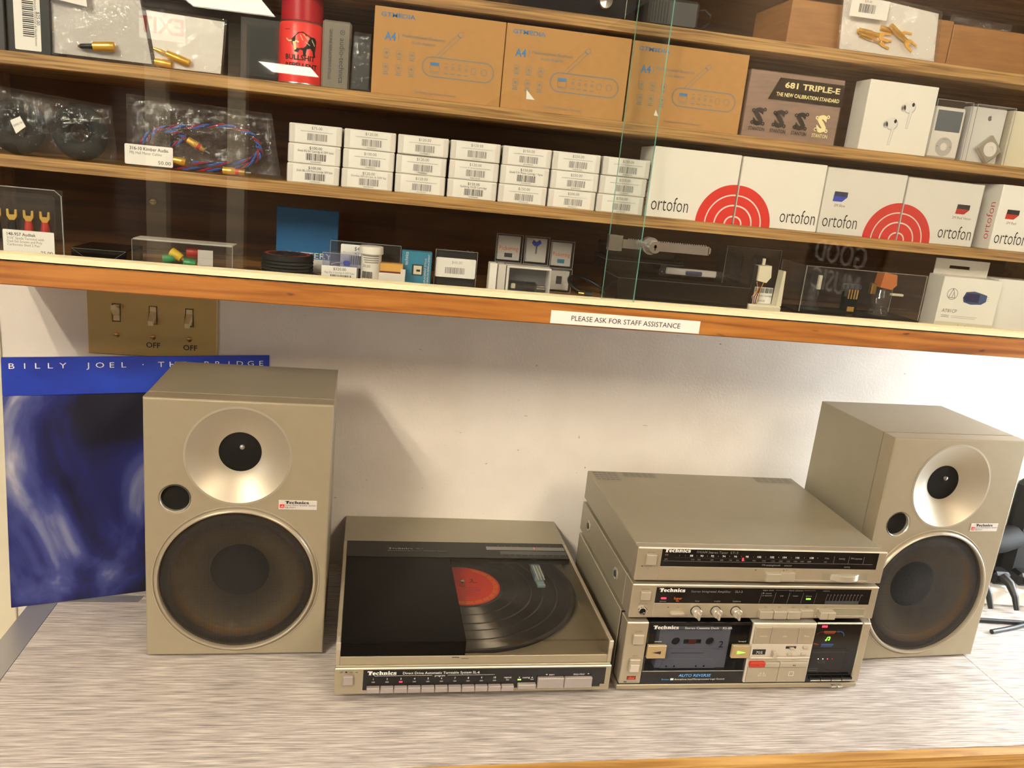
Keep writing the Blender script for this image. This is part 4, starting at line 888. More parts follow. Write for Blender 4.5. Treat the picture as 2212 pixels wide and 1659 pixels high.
p = Pr((0, -0.0015, 0)); p.text('rec', 0.1708, 0.0402, 0.0022, 'ink_grey', 'c'); p.text('auto rec mute', 0.1902, 0.0402, 0.0022, 'ink_grey', 'c', w=0.015); p.text('pause', 0.2190, 0.0402, 0.0022, 'ink_grey', 'c'); p.build(t)
# display section
o = bx(t, 'display_panel', 241.6, 303.2, 0, 22, 18.0, hD - 0.2, 'panel_black', 0.0006); o['label'] = 'black level display with coloured markings'
bx(t, 'display_edge', 241.8, 303.0, -1.0, 2, hD - 2.4, hD + 0.02, 'edge_highlight', 0.0010)
p = Pr((0, 0.0, 0)); led(o, 0.2490, 0.2560, 0.0842, 0.0868, 0.0, 'led_red'); p.text('Normal', 0.2525, 0.0847, 0.0020, 'maroon', 'c', l=5)
p.rect(0.2528, 0.2690, 0.0770, 0.0795, 'disp_orange', 2); p.rect(0.2540, 0.2675, 0.0752, 0.0772, 'disp_red', 3); p.line([(0.2440, 0.0745), (0.2475, 0.0778), (0.2530, 0.0782)], 0.0008, 'disp_red'); 
p.line([(0.2700, 0.0782), (0.2755, 0.0788), (0.2795, 0.0765), (0.2810, 0.0725)], 0.0014, 'disp_blue'); p.poly([(0.2700, 0.0795), (0.2735, 0.0800), (0.2735, 0.0765)], 'disp_blue')
p.line([(0.2585, 0.0668), (0.2590, 0.0705), (0.2625, 0.0710), (0.2622, 0.0675)], 0.0011, 'led_green', 4); p.disc(0.2578, 0.0668, 0.0011, 'led_green', 4); p.disc(0.2615, 0.0672, 0.0011, 'led_green', 4)
p.poly([(0.2425, 0.0630), (0.2500, 0.0612), (0.2480, 0.0600), (0.2425, 0.0610)][::-1], 'disp_orange', 2); p.rect(0.2525, 0.2695, 0.0590, 0.0618, 'disp_blue', 2); p.rect(0.2522, 0.2680, 0.0572, 0.0588, 'wire_navy', 2)
p.rect(0.2425, 0.2920, 0.0498, 0.0500, 'plastic_grey', 2); p.rect(0.2425, 0.2880, 0.0260, 0.0545, 'plastic_black', 1)
for x, mt in ((0.2530, 'led_white'), (0.2592, 'led_white'), (0.2655, 'led_red'), (0.2720, 'led_dim_red')): led(o, x - 0.0006, x + 0.0006, 0.0399, 0.0411, 0.0, mt)
p.rrect(0.2430, 0.2545, 0.0240, 0.0272, 0.0005, 0.0003, 'plastic_grey'); p.rrect(0.2655, 0.2905, 0.0238, 0.0268, 0.0005, 0.0003, 'disp_red'); p.rrect(0.2535, 0.2625, 0.0350, 0.0375, 0.0005, 0.0002, 'plastic_grey'); p.build(o)
for i in range(4):
    b = bx(t, 'display_key', 244.6 + i * 14.4, 258.2 + i * 14.4, -6, 0, 13.0, 17.6, 'panel_black', 0.0004); MB().box((244.8 + i * 14.4) / 1e3, (258.0 + i * 14.4) / 1e3, -0.0064, -0.0052, 0.0130, 0.0146, 'silver_bright', 0.0003).build('key_edge', b)
bx(t, 'display_lip', 241.6, 303.2, 0.5, 22, 8.6, 17.9, 'plastic_black', 0.0003)
for x in (276.0, 284.5): bx(t, 'slide_switch', x, x + 6.5, -6.0, -0.6, 3.0, 5.4, 'silver_bright', 0.0005)
for x in (0.03, WK - 0.03):
    for y in (0.03, DK - 0.03): MB().cyl((x, y, 0), 0.012, -0.0040, 0.0002, 'rubber_black', 'z', 20).build('foot', t)
# --- the cassette inside
cl = Matrix.Translation((KL[0], KL[1], 0.004)) @ Matrix.Rotation(KA, 4, 'Z') @ Vector((0.0446, 0.006, 0.0250))
c = thing('cassette_tape', 'pale grey cassette tape behind the black door of the deck', 'cassette', cl, KA)
plate((0.0, 0.0895, 0.0, 0.0560), [(0.0222, 0.0355, 0.0058), (0.0655, 0.0355, 0.0058), (0.0315, 0.0545, 0.0318, 0.0388)], 0.0, 0.0120, 'cassette_shell', 'shell', c)
m = MB(); m.prism([(0.006, 0.0002), (0.076, 0.0002), (0.073, 0.0125), (0.009, 0.0125)], -0.0014, 0.0, 'cassette_shell'); m.build('thick_foot', c)
for x in (0.0222, 0.0655): m = MB(); m.lathe([(0.0056, 0.003), (0.0, 0.003)], (x, 0, 0.0355), 'gloss_black', 'y', 24); m.build('hub_hole', c)
MB().box(0.0315, 0.0545, 0.002, 0.003, 0.0318, 0.0388, 'gloss_black').build('tape_window', c); MB().box(0.0385, 0.0475, 0.0010, 0.0020, 0.0318, 0.0388, 'tape_red').build('tape_pack', c)
for x in (0.014, 0.024, 0.052, 0.062): MB().cyl((x, -0.0016, 0.003), 0.0012, 0, 0.0004, 'gloss_black', 'y', 12).build('guide_hole', c)
p = Pr((0, 0, 0)); p.text('2', 0.0800, 0.0280, 0.0125, 'ink_black', 'c', bold=0.02); p.text('TYPE II', 0.0770, 0.0245, 0.0026, 'ink_grey', 'c', w=0.010); p.rect(0.018, 0.060, 0.0198, 0.0208, 'ink_grey', 2); p.rect(0.008, 0.078, 0.0515, 0.0525, 'ink_grey', 2); p.rect(0.002, 0.086, 0.0265, 0.0267, 'ink_grey', 1); p.build(c)

# record sleeve ------------------------------------------------------------------
sv = thing('record_sleeve', 'blue abstract record sleeve leaning on the wall behind the left speaker', 'record sleeve', (-0.1744, -0.1125, 0), 0.2712)
sv.rotation_euler = (-0.157, 0, 0.310)
m = MB(); m.box(0, 0.315, 0, 0.0035, 0.0006, 0.2675, 'sleeve_print', 0.0006); m.box(0, 0.315, 0, 0.0035, 0.2675, 0.315, 'sleeve_sky', 0.0006); m.build('cover', sv)
p = Pr((0, 0, 0)); s = 'BILLY JOEL'; x = 0.0072
def spaced(p, s, x0, x1, z, h):
    n = len(s)
    for i, ch in enumerate(s):
        if ch != ' ': p.text(ch, x0 + (x1 - x0) * (i + 0.5) / n, z, h, 'ink_white', 'c', sx=1.35)
spaced(p, 'BILLY JOEL', 0.004, 0.1405, 0.3008, 0.0098); p.disc(0.1560, 0.3042, 0.0007, 'ink_white'); spaced(p, 'THE BRIDGE', 0.1705, 0.3110, 0.3008, 0.0098); p.build(sv)

# black cables and power strip beside the right speaker --------------------------------
ps = thing('power_strip', 'white power strip with black plugs lying behind the right speaker', 'power strip', (1.320, -0.045, 0), -0.08)
MB().box(-0.17, 0.17, -0.026, 0.020, 0, 0.030, 'white_gloss', 0.004).build('housing', ps)
for i, x in enumerate((-0.105, -0.062, -0.019, 0.030)):
    m = MB(); m.box(x - 0.015, x + 0.015, -0.014, 0.014, 0.030, 0.052, 'plastic_black', 0.005); m.tube([(x, -0.012, 0.044), (x + 0.004, -0.026, 0.040), (x + 0.008, -0.038, 0.024), (x + 0.010, -0.046, 0.006)], [0.009, 0.007, 0.005, 0.0038], 'plastic_black'); o = m.build('plug', ps); o['label'] = 'black power plug'
def cable(name, label, pts, r=0.0035):
    cv = []
    for i in range(len(pts) - 1):
        P = [Vector(pts[max(0, min(len(pts) - 1, i + k))]) for k in (-1, 0, 1, 2)]
        for s in range(8):
            u = s / 8; cv.append(0.5 * ((2 * P[1]) + (-P[0] + P[2]) * u + (2 * P[0] - 5 * P[1] + 4 * P[2] - P[3]) * u * u + (-P[0] + 3 * P[1] - 3 * P[2] + P[3]) * u ** 3))
    cv.append(Vector(pts[-1])); o = Vector((cv[0].x, cv[0].y, 0))
    e = MB().tube([q - o for q in cv], r, 'plastic_black').build(name, None, o)
    return tag(e, label, 'cable')
cable('power_cable', 'black power cable lying on the counter right of the right speaker', [(1.17, -0.112, 0.0036), (1.235, -0.118, 0.0036), (1.29, -0.124, 0.0036), (1.36, -0.120, 0.0036), (1.46, -0.125, 0.0036)])
cable('speaker_cable', 'second black cable crossing in front of the power strip', [(1.175, -0.145, 0.0036), (1.225, -0.132, 0.0036), (1.27, -0.124, 0.010), (1.32, -0.128, 0.010), (1.37, -0.140, 0.0036)])
dv = thing('carrying_bag', 'black padded bag standing behind the right speaker by the wall', 'bag', (1.36, -0.004, 0.0))
# stands behind the strip against the right part of the wall
dv.location = (1.390, 0.0, 0.0)
m = MB(); m.box(-0.085, 0.09, -0.004, 0.030, 0.0, 0.19, 'rubber_black', 0.012); m.build('body', dv)
m = MB(); m.tube([(-0.080, 0.004, 0.090), (-0.110, -0.004, 0.085), (-0.145, -0.010, 0.082), (-0.175, -0.010, 0.080)], [0.020, 0.020, 0.019, 0.018], 'rubber_black', 12); m.build('handle', dv)

# ------------------------------------------------------------------ goods in the cabinet
YI = -0.165
def carton(name, label, cat, x0, w, h, z, mat, depth=0.06, y=YI, group=None, b=0.0006, rz=0.0, part='box_body'):
    t = thing(name, label, cat, (x0, y, z), rz, group)
    MB().box(0, w, 0, depth, 0, h, mat, b).build(part, t)
    return t
ORD = ('first', 'second', 'third', 'fourth', 'fifth', 'sixth', 'seventh')

# --- three brown adapter cartons
def gt_box(x0, w, h, i):
    t = carton('cardboard_box', 'brown cardboard adapter box with blue print, %s' % ('leftmost of three, beside the small dark bag', 'middle of three, triangular white scrap stuck on', 'rightmost of three, behind the overlapping glass')[i], 'box', x0, w, h, SH2, 'cardboard', 0.09, group='brown adapter boxes')
    k = w / 0.1395; p = Pr((0, 0, 0)); Z = lambda z: z * h / 0.0866
    p.text('GTMEDIA', 0.0068 * k, Z(0.0772), 0.0060, 'ink_blue', w=0.036 * k, bold=0.01)
    p.text('A4', 0.0115 * k, Z(0.0545), 0.0112, 'ink_blue', w=0.0118 * k, bold=0.02); p.rect(0.0262 * k, 0.0265 * k, Z(0.0545), Z(0.0620), 'ink_blue')
    p.text('Multifunctional Bluetooth', 0.0300 * k, Z(0.0590), 0.0045, 'ink_bluegrey', w=0.0455 * k); p.text('Audio Adapter', 0.0400 * k, Z(0.0535), 0.0045, 'ink_bluegrey', w=0.0255 * k)
    for r in range(2):
        for c in range(3):
            x = (0.0115 + c * 0.0135) * k; z = Z(0.0385 - r * 0.0140); p.rrect(x, x + 0.0058, z, z + 0.0068, 0.0012, 0.0004, 'ink_bluegrey'); p.rect(x + 0.0015, x + 0.0042, z + 0.0022, z + 0.0046, 'ink_bluegrey'); p.rect(x + 0.0006, x + 0.0052, z - 0.0022, z - 0.0012, 'ink_bluegrey'); 
            if r: p.rect(x, x + 0.0058, z - 0.0042, z - 0.0032, 'ink_bluegrey')
    p.rrect(0.0530 * k, 0.1300 * k, Z(0.0235), Z(0.0430), 0.0095, 0.0011, 'ink_bluegrey', n=10)
    p.rect(0.0612 * k, 0.0708 * k, Z(0.0350), Z(0.0378), 'ink_blue', 3); p.rrect(0.0612 * k, 0.0712 * k, Z(0.0288), Z(0.0345), 0.0006, 0.0004, 'ink_bluegrey'); p.rrect(0.0618 * k, 0.0706 * k, Z(0.0268), Z(0.0280), 0.0004, 0.0003, 'ink_bluegrey')
    for q in range(4): x = (0.0785 + q * 0.0072) * k; p.ring(x, Z(0.0338), 0.0009, 0.0016, 0, 2 * PI, 'ink_bluegrey', n=14); p.rect(x - 0.0024, x + 0.0024, Z(0.0276), Z(0.0285), 'ink_bluegrey'); p.rect(x - 0.0018, x + 0.0018, Z(0.0378), Z(0.0384), 'ink_bluegrey')
    p.rrect(0.1058 * k, 0.1106 * k, Z(0.0305), Z(0.0365), 0.0008, 0.0005, 'ink_bluegrey'); p.ring(0.1195 * k, Z(0.0335), 0.0030, 0.0036, 0, 2 * PI, 'ink_bluegrey', n=24)
    p.line([(0.0660 * k, Z(0.0432)), (0.0905 * k, Z(0.0705)), (0.0938 * k, Z(0.0712)), (0.0945 * k, Z(0.0682)), (0.0702 * k, Z(0.0432))], 0.0005, 'ink_bluegrey'); p.line([(0.0880 * k, Z(0.0678)), (0.0918 * k, Z(0.0652))], 0.0008, 'ink_blue')
    p.text('2.0 Wireless Audio Receiver/Transmitter', 0.0470 * k, Z(0.0050), 0.0032, 'ink_bluegrey', w=0.0440 * k)
    if i == 1: p.poly([(0.0275, 0.0215), (0.0375, 0.0120), (0.0280, 0.0118)][::-1], 'label_white', 4)
    if i == 2: p.poly([(0.0345, 0.0170), (0.0385, 0.0100), (0.0330, 0.0105)][::-1], 'label_white', 4)
    p.build(t)
gt_box(0.2352, 0.1388, 0.0866, 0); gt_box(0.3748, 0.1388, 0.0866, 1); gt_box(0.5160, 0.1352, 0.0860, 2)

# --- seven stacks of cartridge boxes
prices = [('$100.00', '$100.00', '$75.00'), ('$120.00', '$100.00', '$120.00'), ('$120.00', '$120.00', '$120.00'), ('$150.00', '$120.00', '$120.00'), ('$150.00', '$150.00', '$150.00'), ('$200.00', '$250.00', '$250.00'), ('$750.00', '$250.00', '$250.00')]
lines = {(0, 1): 'Grado BG-567 Cartridge & OEM Stylus', (3, 0): 'Goldring 10-20 Cartridge', (4, 1): 'Grado F-3+ Phono Cartridge * Stylus', (0, 0): 'Grado GBL-2 ESX Phono Cartridge OEM Stylus', (1, 0): 'Ortofon AM-10 Cart. & OEM Sty'}
box_mesh = None; tab_mesh = None
for s in range(7):
    for l in range(3):
        lev = ('bottom', 'middle', 'top')[l]
        t = thing('cartridge_box', 'small white cartridge box, %s one in the %s stack from the cable bag' % (lev, ORD[s]), 'box', (0.1512 + s * 0.0576 + rnd.uniform(-0.0006, 0.0006) + l * 0.0006, YI + rnd.uniform(0, 0.004), SH1 + l * 0.0207), rnd.uniform(-0.012, 0.012), 'white cartridge boxes in seven stacks')
        if box_mesh is None:
            o = MB().box(0, 0.0552, 0, 0.055, 0, 0.0203, 'white_paper', 0.0009).build('box_body', t); box_mesh = o.data
            o2 = MB().box(-0.0002, 0.0060, -0.0002, 0.020, 0.0012, 0.0190, 'clear_plastic').box(0.0500, 0.0554, -0.0002, 0.020, 0.0012, 0.0190, 'clear_plastic').build('tape_seal', t); tab_mesh = o2.data
        else:
            for nm, me in (('box_body', box_mesh), ('tape_seal', tab_mesh)):
                o = bpy.data.objects.new(nm, me); COL.objects.link(o); o.parent = t
        bold = (s, l) in ((3, 0),); ink = 'ink_black' if (s, l) in ((3, 0), (0, 1), (0, 0), (4, 1)) else 'ink_grey'
        p = Pr((0, 0, 0)); p.rect(0.0062, 0.0490, 0.0012, 0.0190, 'label_white'); p.text(prices[s][l], 0.029, 0.0152, 0.0042, ink, 'c')
        if (s, l) in lines: p.text(lines[(s, l)], 0.029, 0.0122, 0.0032, ink, 'c', w=0.030 if (s, l) == (3, 0) else 0.038)
        else: p.rect(0.012, 0.046, 0.0126, 0.0133, 'ink_faint')
        p.barcode(0.0190, 0.0410, 0.0038, 0.0110, ink); p.rect(0.024, 0.035, 0.0018, 0.0028, 'ink_faint' if (s, l) != (3, 0) else 'ink_grey')
        p.build(t, 'price_label')

# --- boxes with the red target
def target(p, cx, cz, R, a0, a1):
    for r0, r1 in ((0.0, 0.18), (0.22, 0.46), (0.50, 0.72), (0.755, 1.0)): p.ring(cx, cz, R * r0, R * r1, a0, a1, 'ink_red', 2, 32)
def orto(x0, w, h, left, pic, label, group='white boxes with red target', sleeve=False, rz=0.0, y=YI, logo=True, tw=0.045):
    t = carton('cartridge_carton', label, 'box', x0, w, h, SH1, 'white_gloss', 0.055, y, group, rz=rz)
    p = Pr((0, 0, 0)); R = 0.0455 * h / 0.079
    if logo:
        if left: target(p, w, 0.0, R, PI / 2, PI)
        else: target(p, 0.0, 0.0, R, 0, PI / 2)
    tx = 0.004 if left else w - 0.004 - tw
    p.text('ortofon', tx, 0.0080, 0.0235 * tw / 0.045, 'ink_black', w=tw, bold=-0.008)
    if pic:
        c, cx = pic[1], (0.022 if left else w - 0.022)
        p.poly([(cx - 0.009, 0.0500), (cx + 0.008, 0.0500), (cx + 0.008, 0.0440), (cx + 0.002, 0.0385), (cx - 0.010, 0.0385)][::-1], c, 3); p.poly([(cx - 0.009, 0.0500), (cx + 0.008, 0.0500), (cx + 0.008, 0.0445), (cx - 0.0092, 0.0445)][::-1], 'ink_black' if c != 'plastic_blue' else 'wire_navy', 4)
        p.text(pic[0], cx, 0.0325, 0.0044, 'ink_grey', 'c')
    p.build(t)
    if sleeve: MB().box(-0.0006, w + 0.0006, -0.0006, 0.0556, 0, h + 0.0006, 'clear_plastic').build('clear_sleeve', t)
    p = Pr((0, 0, 0), (0, -1, 0), (0, 0, 1)); p.text('ortofon', -0.006, 0.012, 0.0165, 'ink_red', 'l', w=0.045, bold=-0.012, rot=PI / 2); p.build(t, 'spine_lettering')
    return t
orto(0.5562, 0.1052, 0.0788, True, None, 'plain white cartridge box with left half of red target, beside the small boxes')
orto(0.6640, 0.1050, 0.0782, False, None, 'plain white cartridge box with right half of red target, left of the blue cartridge picture')
orto(0.7708, 0.1030, 0.0768, True, ('2M Blue', 'plastic_blue'), 'white box with a blue cartridge picture and left half of red target', sleeve=True)
orto(0.8762, 0.1015, 0.0755, False, ('2M Red Verso', 'plastic_red'), 'white box with red and black cartridge picture and right half of red target', sleeve=True)
orto(1.0025, 0.1015, 0.0790, True, ('2M Red', 'plastic_red'), 'white box with red spine lettering at the right edge of the shelf', rz=0.0, tw=0.045)

# --- goods on the second shelf, right part
t = carton('stylus_box', 'brown wood-print box with four emblems and a black title band', 'box', 0.6565, 0.1152, 0.0725, SH2, 'stanton_wood', 0.05, y=-0.163)
MB().box(-0.0006, 0.1158, -0.0006, 0.0506, 0, 0.0731, 'clear_plastic').build('clear_wrap', t)
p = Pr((0, -0.0007, 0)); p.poly([(0.0355, 0.0672), (0.1150, 0.0672), (0.1150, 0.0432), (0.0245, 0.0432)][::-1], 'panel_black'); p.text('681 TRIPLE-E', 0.0425, 0.0572, 0.0085, 'ink_cream', w=0.0680, bold=0.03); p.text('THE NEW CALIBRATION STANDARD', 0.0335, 0.0475, 0.0058, 'ink_cream', w=0.0780, bold=0.025)
for i in range(4):
    x = 0.0165 + i * 0.0262; mt = 'ink_cream' if i == 3 else 'plastic_black'
    p.text('S', x, 0.0145, 0.0245, mt, 'c', bold=0.055)
    for dx, dz in ((-0.0065, 0.029), (0.0068, 0.031), (-0.0065, 0.016), (0.0068, 0.0155)): p.ring(x + dx, dz, 0.0009, 0.0021, 0, 2 * PI, mt, 3, 12)
    p.text('STANTON', x, 0.0075, 0.0056, mt, 'c', w=0.0195, bold=0.01)
p.build(t)
t = carton('white_box', 'plain pale grey box standing between emblem box and earphone box', 'box', 0.7290, 0.0720, 0.0790, SH2, 'grey_paper', 0.05, y=-0.105)
t = carton('earphone_box', 'white box with a picture of two earphones', 'box', 0.8045, 0.0880, 0.0790, SH2, 'white_gloss', 0.032, y=-0.160)
p = Pr((0, 0, 0)); cx = 0.047
def bud(p, x, z, sgn, tilt):
    p.disc(x, z, 0.0072, 'pic_shade', 2, 20, 1.1); p.disc(x - 0.0005 * sgn, z + 0.0006, 0.0064, 'pic_white', 3, 20, 1.1); p.disc(x - sgn * 0.0080, z - 0.0015, 0.0040, 'pic_shade', 3, 16, 0.8); p.disc(x - sgn * 0.0090, z - 0.0015, 0.0022, 'ink_grey', 4, 12, 0.7)
    p.poly([(x + 0.0004, z - 0.004), (x + 0.0044, z - 0.004), (x + 0.0024 + tilt, z - 0.024), (x - 0.0006 + tilt, z - 0.024)][::-1], 'pic_shade', 3); p.poly([(x + 0.0010, z - 0.004), (x + 0.0038, z - 0.004), (x + 0.0019 + tilt, z - 0.0235), (x + tilt, z - 0.0235)][::-1], 'pic_white', 4); p.disc(x + 0.0038 * sgn, z + 0.0034, 0.0022, 'ink_black', 5, 12, 0.8)
bud(p, 0.0555, 0.0530, 1, 0.0); bud(p, 0.0370, 0.0325, 1, -0.0005); p.build(t, 'printed_picture')
def clear_case(name, label, cat, x0, w, h, d, y, z, mat='clear_plastic', rz=0.0, group=None):
    t = thing(name, label, cat, (x0, y, z), rz, group)
    MB().box(0, w, 0, d, 0, h, mat, 0.0006).build('clear_case', t)
    e = 0.00045; m = MB()
    for a, b in ((0, e), (h - e, h)): m.box(0, w, -0.0002, e, a, b, 'edge_glint')
    for a, b in ((0, e), (w - e, w)): m.box(a, b, -0.0002, e, e, h - e, 'edge_glint')
    m.build('case_edge_glint', t)  # opaque bars paint the glint of the front edges
    return t
t = clear_case('music_player_case', 'white music player with grey screen in a clear case', 'music player', 0.8942, 0.0475, 0.0672, 0.03, -0.160, SH2)
MB().box(0.0030, 0.0445, 0.006, 0.018, 0.001, 0.0600, 'white_gloss', 0.002).build('player_body', t)
p = Pr((0, 0.006, 0)); p.rect(0.0075, 0.0405, 0.0320, 0.0560, 'screen_grey'); p.ring(0.0240, 0.0145, 0.0045, 0.0110, 0, 2 * PI, 'pic_shade', 2, 32); p.text('MENU', 0.024, 0.0222, 0.0022, 'ink_grey', 'c'); p.rect(0.0145, 0.0165, 0.0142, 0.0150, 'ink_grey', 3); p.rect(0.0320, 0.0335, 0.0142, 0.0150, 'ink_grey', 3); p.build(t, 'player_face')
t = clear_case('small_player_case', 'clear case with a tiny square silver player and wheel', 'music player', 0.9470, 0.0520, 0.0670, 0.03, -0.160, SH2)
MB().box(0.002, 0.050, 0.012, 0.028, 0.001, 0.0655, 'pic_white', 0.001).build('card', t)
p = Pr((0, 0.012, 0)); p.disc(0.0285, 0.0535, 0.0030, 'ink_grey', 2, 20, 0.9); p.disc(0.0312, 0.0540, 0.0012, 'pic_white', 3, 12); p.poly([(0.0285, 0.0572), (0.0300, 0.0590), (0.0290, 0.0570)], 'ink_grey', 3); p.build(t, 'emblem')
tf = Matrix.Translation((0.0325, 0.0045, 0.0175)) @ Matrix.Rotation(-0.75, 4, 'Y'); m = MB(); m.box(-0.0125, 0.0125, 0, 0.006, -0.0125, 0.0125, 'silver_bright', 0.0015, tf); so = m.build('player_body', t)
m = MB(); m.lathe([(0.0088, 0.0), (0.0085, -0.0006), (0.0038, -0.0006), (0.0036, -0.0002), (0, -0.0002)], (0.0325, 0.0044, 0.0175), 'white_gloss', 'y', 32); m.build('wheel', so)
t = carton('white_box', 'beige edge of a box at the far right of the second shelf', 'box', 1.0040, 0.05, 0.066, SH2, 'plastic_ivory', 0.03, y=-0.150)

# --- goods on the second shelf, left part
def film_bag(name, label, cat, corners, y, th, group=None, amp=0.0020, n=(34, 24), mat='bag_film', seal=True, seed=0):
    """pillow of clear film; corners TL, TR, BR, BL as (x, z); base origin at its lowest corner"""
    TL, TR, BR, BL = corners; zb = min(BL[1], BR[1]); xb = (BL[0] + BR[0]) / 2
    t = thing(name, label, cat, (xb, y, zb), 0, group); nx, nz = n; vs = []; fs = []
    for side in (0, 1):
        for j in range(nz + 1):
            v = j / nz
            for i in range(nx + 1):
                u = i / nx
                x = (BL[0] * (1 - u) + BR[0] * u) * (1 - v) + (TL[0] * (1 - u) + TR[0] * u) * v - xb
                z = (BL[1] * (1 - u) + BR[1] * u) * (1 - v) + (TL[1] * (1 - u) + TR[1] * u) * v - zb
                e = (4 * u * (1 - u)) ** 0.4 * (4 * v * (1 - v)) ** 0.4
                q = mnoise.noise(Vector((x * 60 + seed, z * 60, side * 9 + seed))) + 0.55 * mnoise.noise(Vector((x * 150 + seed, z * 130, side * 5))) 
                yy = (-1 if side == 0 else 1) * (th / 2 * e + 0.0003) + q * amp * e
                z += amp * 0.8 * mnoise.noise(Vector((x * 40, 3.3 + seed, v))) * (1 - v)
                vs.append((x, yy, max(z, 0.0002)))
    N = (nx + 1) * (nz + 1)
    for side in (0, 1):
        for j in range(nz):
            for i in range(nx):
                a = side * N + j * (nx + 1) + i; f = (a, a + 1, a + nx + 2, a + nx + 1); fs.append(f if side == 0 else f[::-1])
    MB().add(vs, fs, mat, True).build('film', t, sharp=3.0)
    return t, Vector((xb, y, zb))
# black boxed headphones with an upright label
t = carton('headphone_box', 'black box with an upright white price label at the left end of the shelf', 'box', -0.1560, 0.0730, 0.062, SH2, 'plastic_black', 0.04, y=-0.160)
p = Pr((0, 0, 0)); p.rrect(0.0395, 0.0640, 0.0030, 0.0600, 0.0012, None, 'label_white', 1)
p.barcode(0.0, 0.0, 0, 0)
for i in range(18): z = 0.016 + i * 0.0019; p.rect(0.0475, 0.0580, z, z + (0.0007, 0.0012, 0.0009)[i % 3], 'ink_black', 3)
p.text('$25.00', 0.0605, 0.0400, 0.0046, 'ink_black', 'l', rot=-PI / 2); p.text('Sony FM/AM Walkman & Headphones', 0.0585, 0.0580, 0.0030, 'ink_grey', 'l', rot=-PI / 2, w=0.050); p.build(t, 'price_label')
t = carton('grey_case', 'dark grey plastic case at the very left end of the second shelf', 'box', -0.1780, 0.0540, 0.075, SH2, 'plastic_darkgrey', 0.0035, y=-0.1645)
def connector(name, label, p0, p1, mats, radii, tip='gold'):
    """turned metal plug between two points"""
    a, b = Vector(p0), Vector(p1); d = b - a; L = d.length
    q = d.to_track_quat('Z', 'Y').to_matrix().to_4x4()
    m = MB(); prof = []
    for (r, f), mt in zip(radii, mats): pass
    for k in range(len(radii) - 1): m.lathe([(radii[k][0], radii[k][1] * L), (radii[k + 1][0], radii[k + 1][1] * L)], (0, 0, 0), mats[k], 'z', 18, True, (True, True), q)
    o = m.build(name, None, a); return tag(o, label, 'connector')
t, o = film_bag('plug_bag', 'clear bag with white card and a gold headphone adapter inside', 'bag', ((-0.0905, 0.7300), (0.0010, 0.7300), (0.0155, 0.6545), (-0.0830, 0.6545)), -0.158, 0.010, seed=1)
MB().add([(-0.0495, 0.0025, 0.003), (0.0455, 0.0025, 0.003), (0.0330, 0.0025, 0.072), (-0.0565, 0.0025, 0.072), (-0.0495, 0.0033, 0.003), (0.0455, 0.0033, 0.003), (0.0330, 0.0033, 0.072), (-0.0565, 0.0033, 0.072)], [(0, 1, 2, 3), (7, 6, 5, 4), (0, 4, 5, 1), (1, 5, 6, 2), (2, 6, 7, 3), (3, 7, 4, 0)], 'grey_paper').build('white_card', t)
p = Pr((-0.0565, -0.0062, 0.032)); p.poly([(0.002, 0.043), (0.041, 0.043), (0.044, 0.017), (0.0, 0.022)][::-1], 'label_white'); p.barcode(0.0110, 0.0300, 0.0235, 0.0330); p.rect(0.008, 0.034, 0.0350, 0.0358, 'ink_faint', 3); p.build(t, 'price_label')
connector('headphone_adapter', 'gold headphone adapter plug inside the left clear bag', (-0.0575, -0.1600, 0.6660), (-0.0225, -0.1610, 0.6695), ['brass', 'plastic_black', 'plastic_black', 'gold', 'gold', 'gold'], [(0.0012, 0), (0.0022, 0.06), (0.0026, 0.1), (0.0028, 0.42), (0.0046, 0.43), (0.0050, 0.9), (0.0044, 1.0)])
t, o = film_bag('plug_bag', 'clear bag with white card and gold banana plugs, left of the red can', 'bag', ((0.0040, 0.7110), (0.0865, 0.7085), (0.0825, 0.6540), (0.0165, 0.6540)), -0.1585, 0.009, seed=4)
MB().add([(-0.033, 0.002, 0.0015), (0.0305, 0.002, 0.0015), (0.034, 0.002, 0.0525), (-0.0425, 0.002, 0.0545), (-0.033, 0.003, 0.0015), (0.0305, 0.003, 0.0015), (0.034, 0.003, 0.0525), (-0.0425, 0.003, 0.0545)], [(0, 1, 2, 3), (7, 6, 5, 4), (0, 4, 5, 1), (1, 5, 6, 2), (2, 6, 7, 3), (3, 7, 4, 0)], 'white_paper').build('white_card', t)
connector('banana_plug', 'gold banana plug lying slantwise in the right clear bag', (0.0150, -0.1600, 0.6725), (0.0500, -0.1600, 0.6620), ['gold'] * 5, [(0.0014, 0), (0.0022, 0.2), (0.0016, 0.35), (0.0036, 0.36), (0.0040, 0.7), (0.0036, 1.0)])
connector('banana_plug', 'gold banana plug half hidden behind the slanting one', (0.0160, -0.1590, 0.6600), (0.0320, -0.1590, 0.6585), ['gold'] * 2, [(0.0038, 0), (0.0040, 0.6), (0.0036, 1.0)])
t = thing('blister_pack', 'empty clear blister pack with black back left of the red can', 'blister pack', (0.0975, -0.150, SH2))
MB().box(0, 0.043, 0.004, 0.0055, 0, 0.062, 'plastic_black', 0.0005).build('backing', t); MB().box(0.003, 0.040, -0.006, 0.004, 0.004, 0.058, 'clear_plastic', 0.003).build('clear_shell', t)
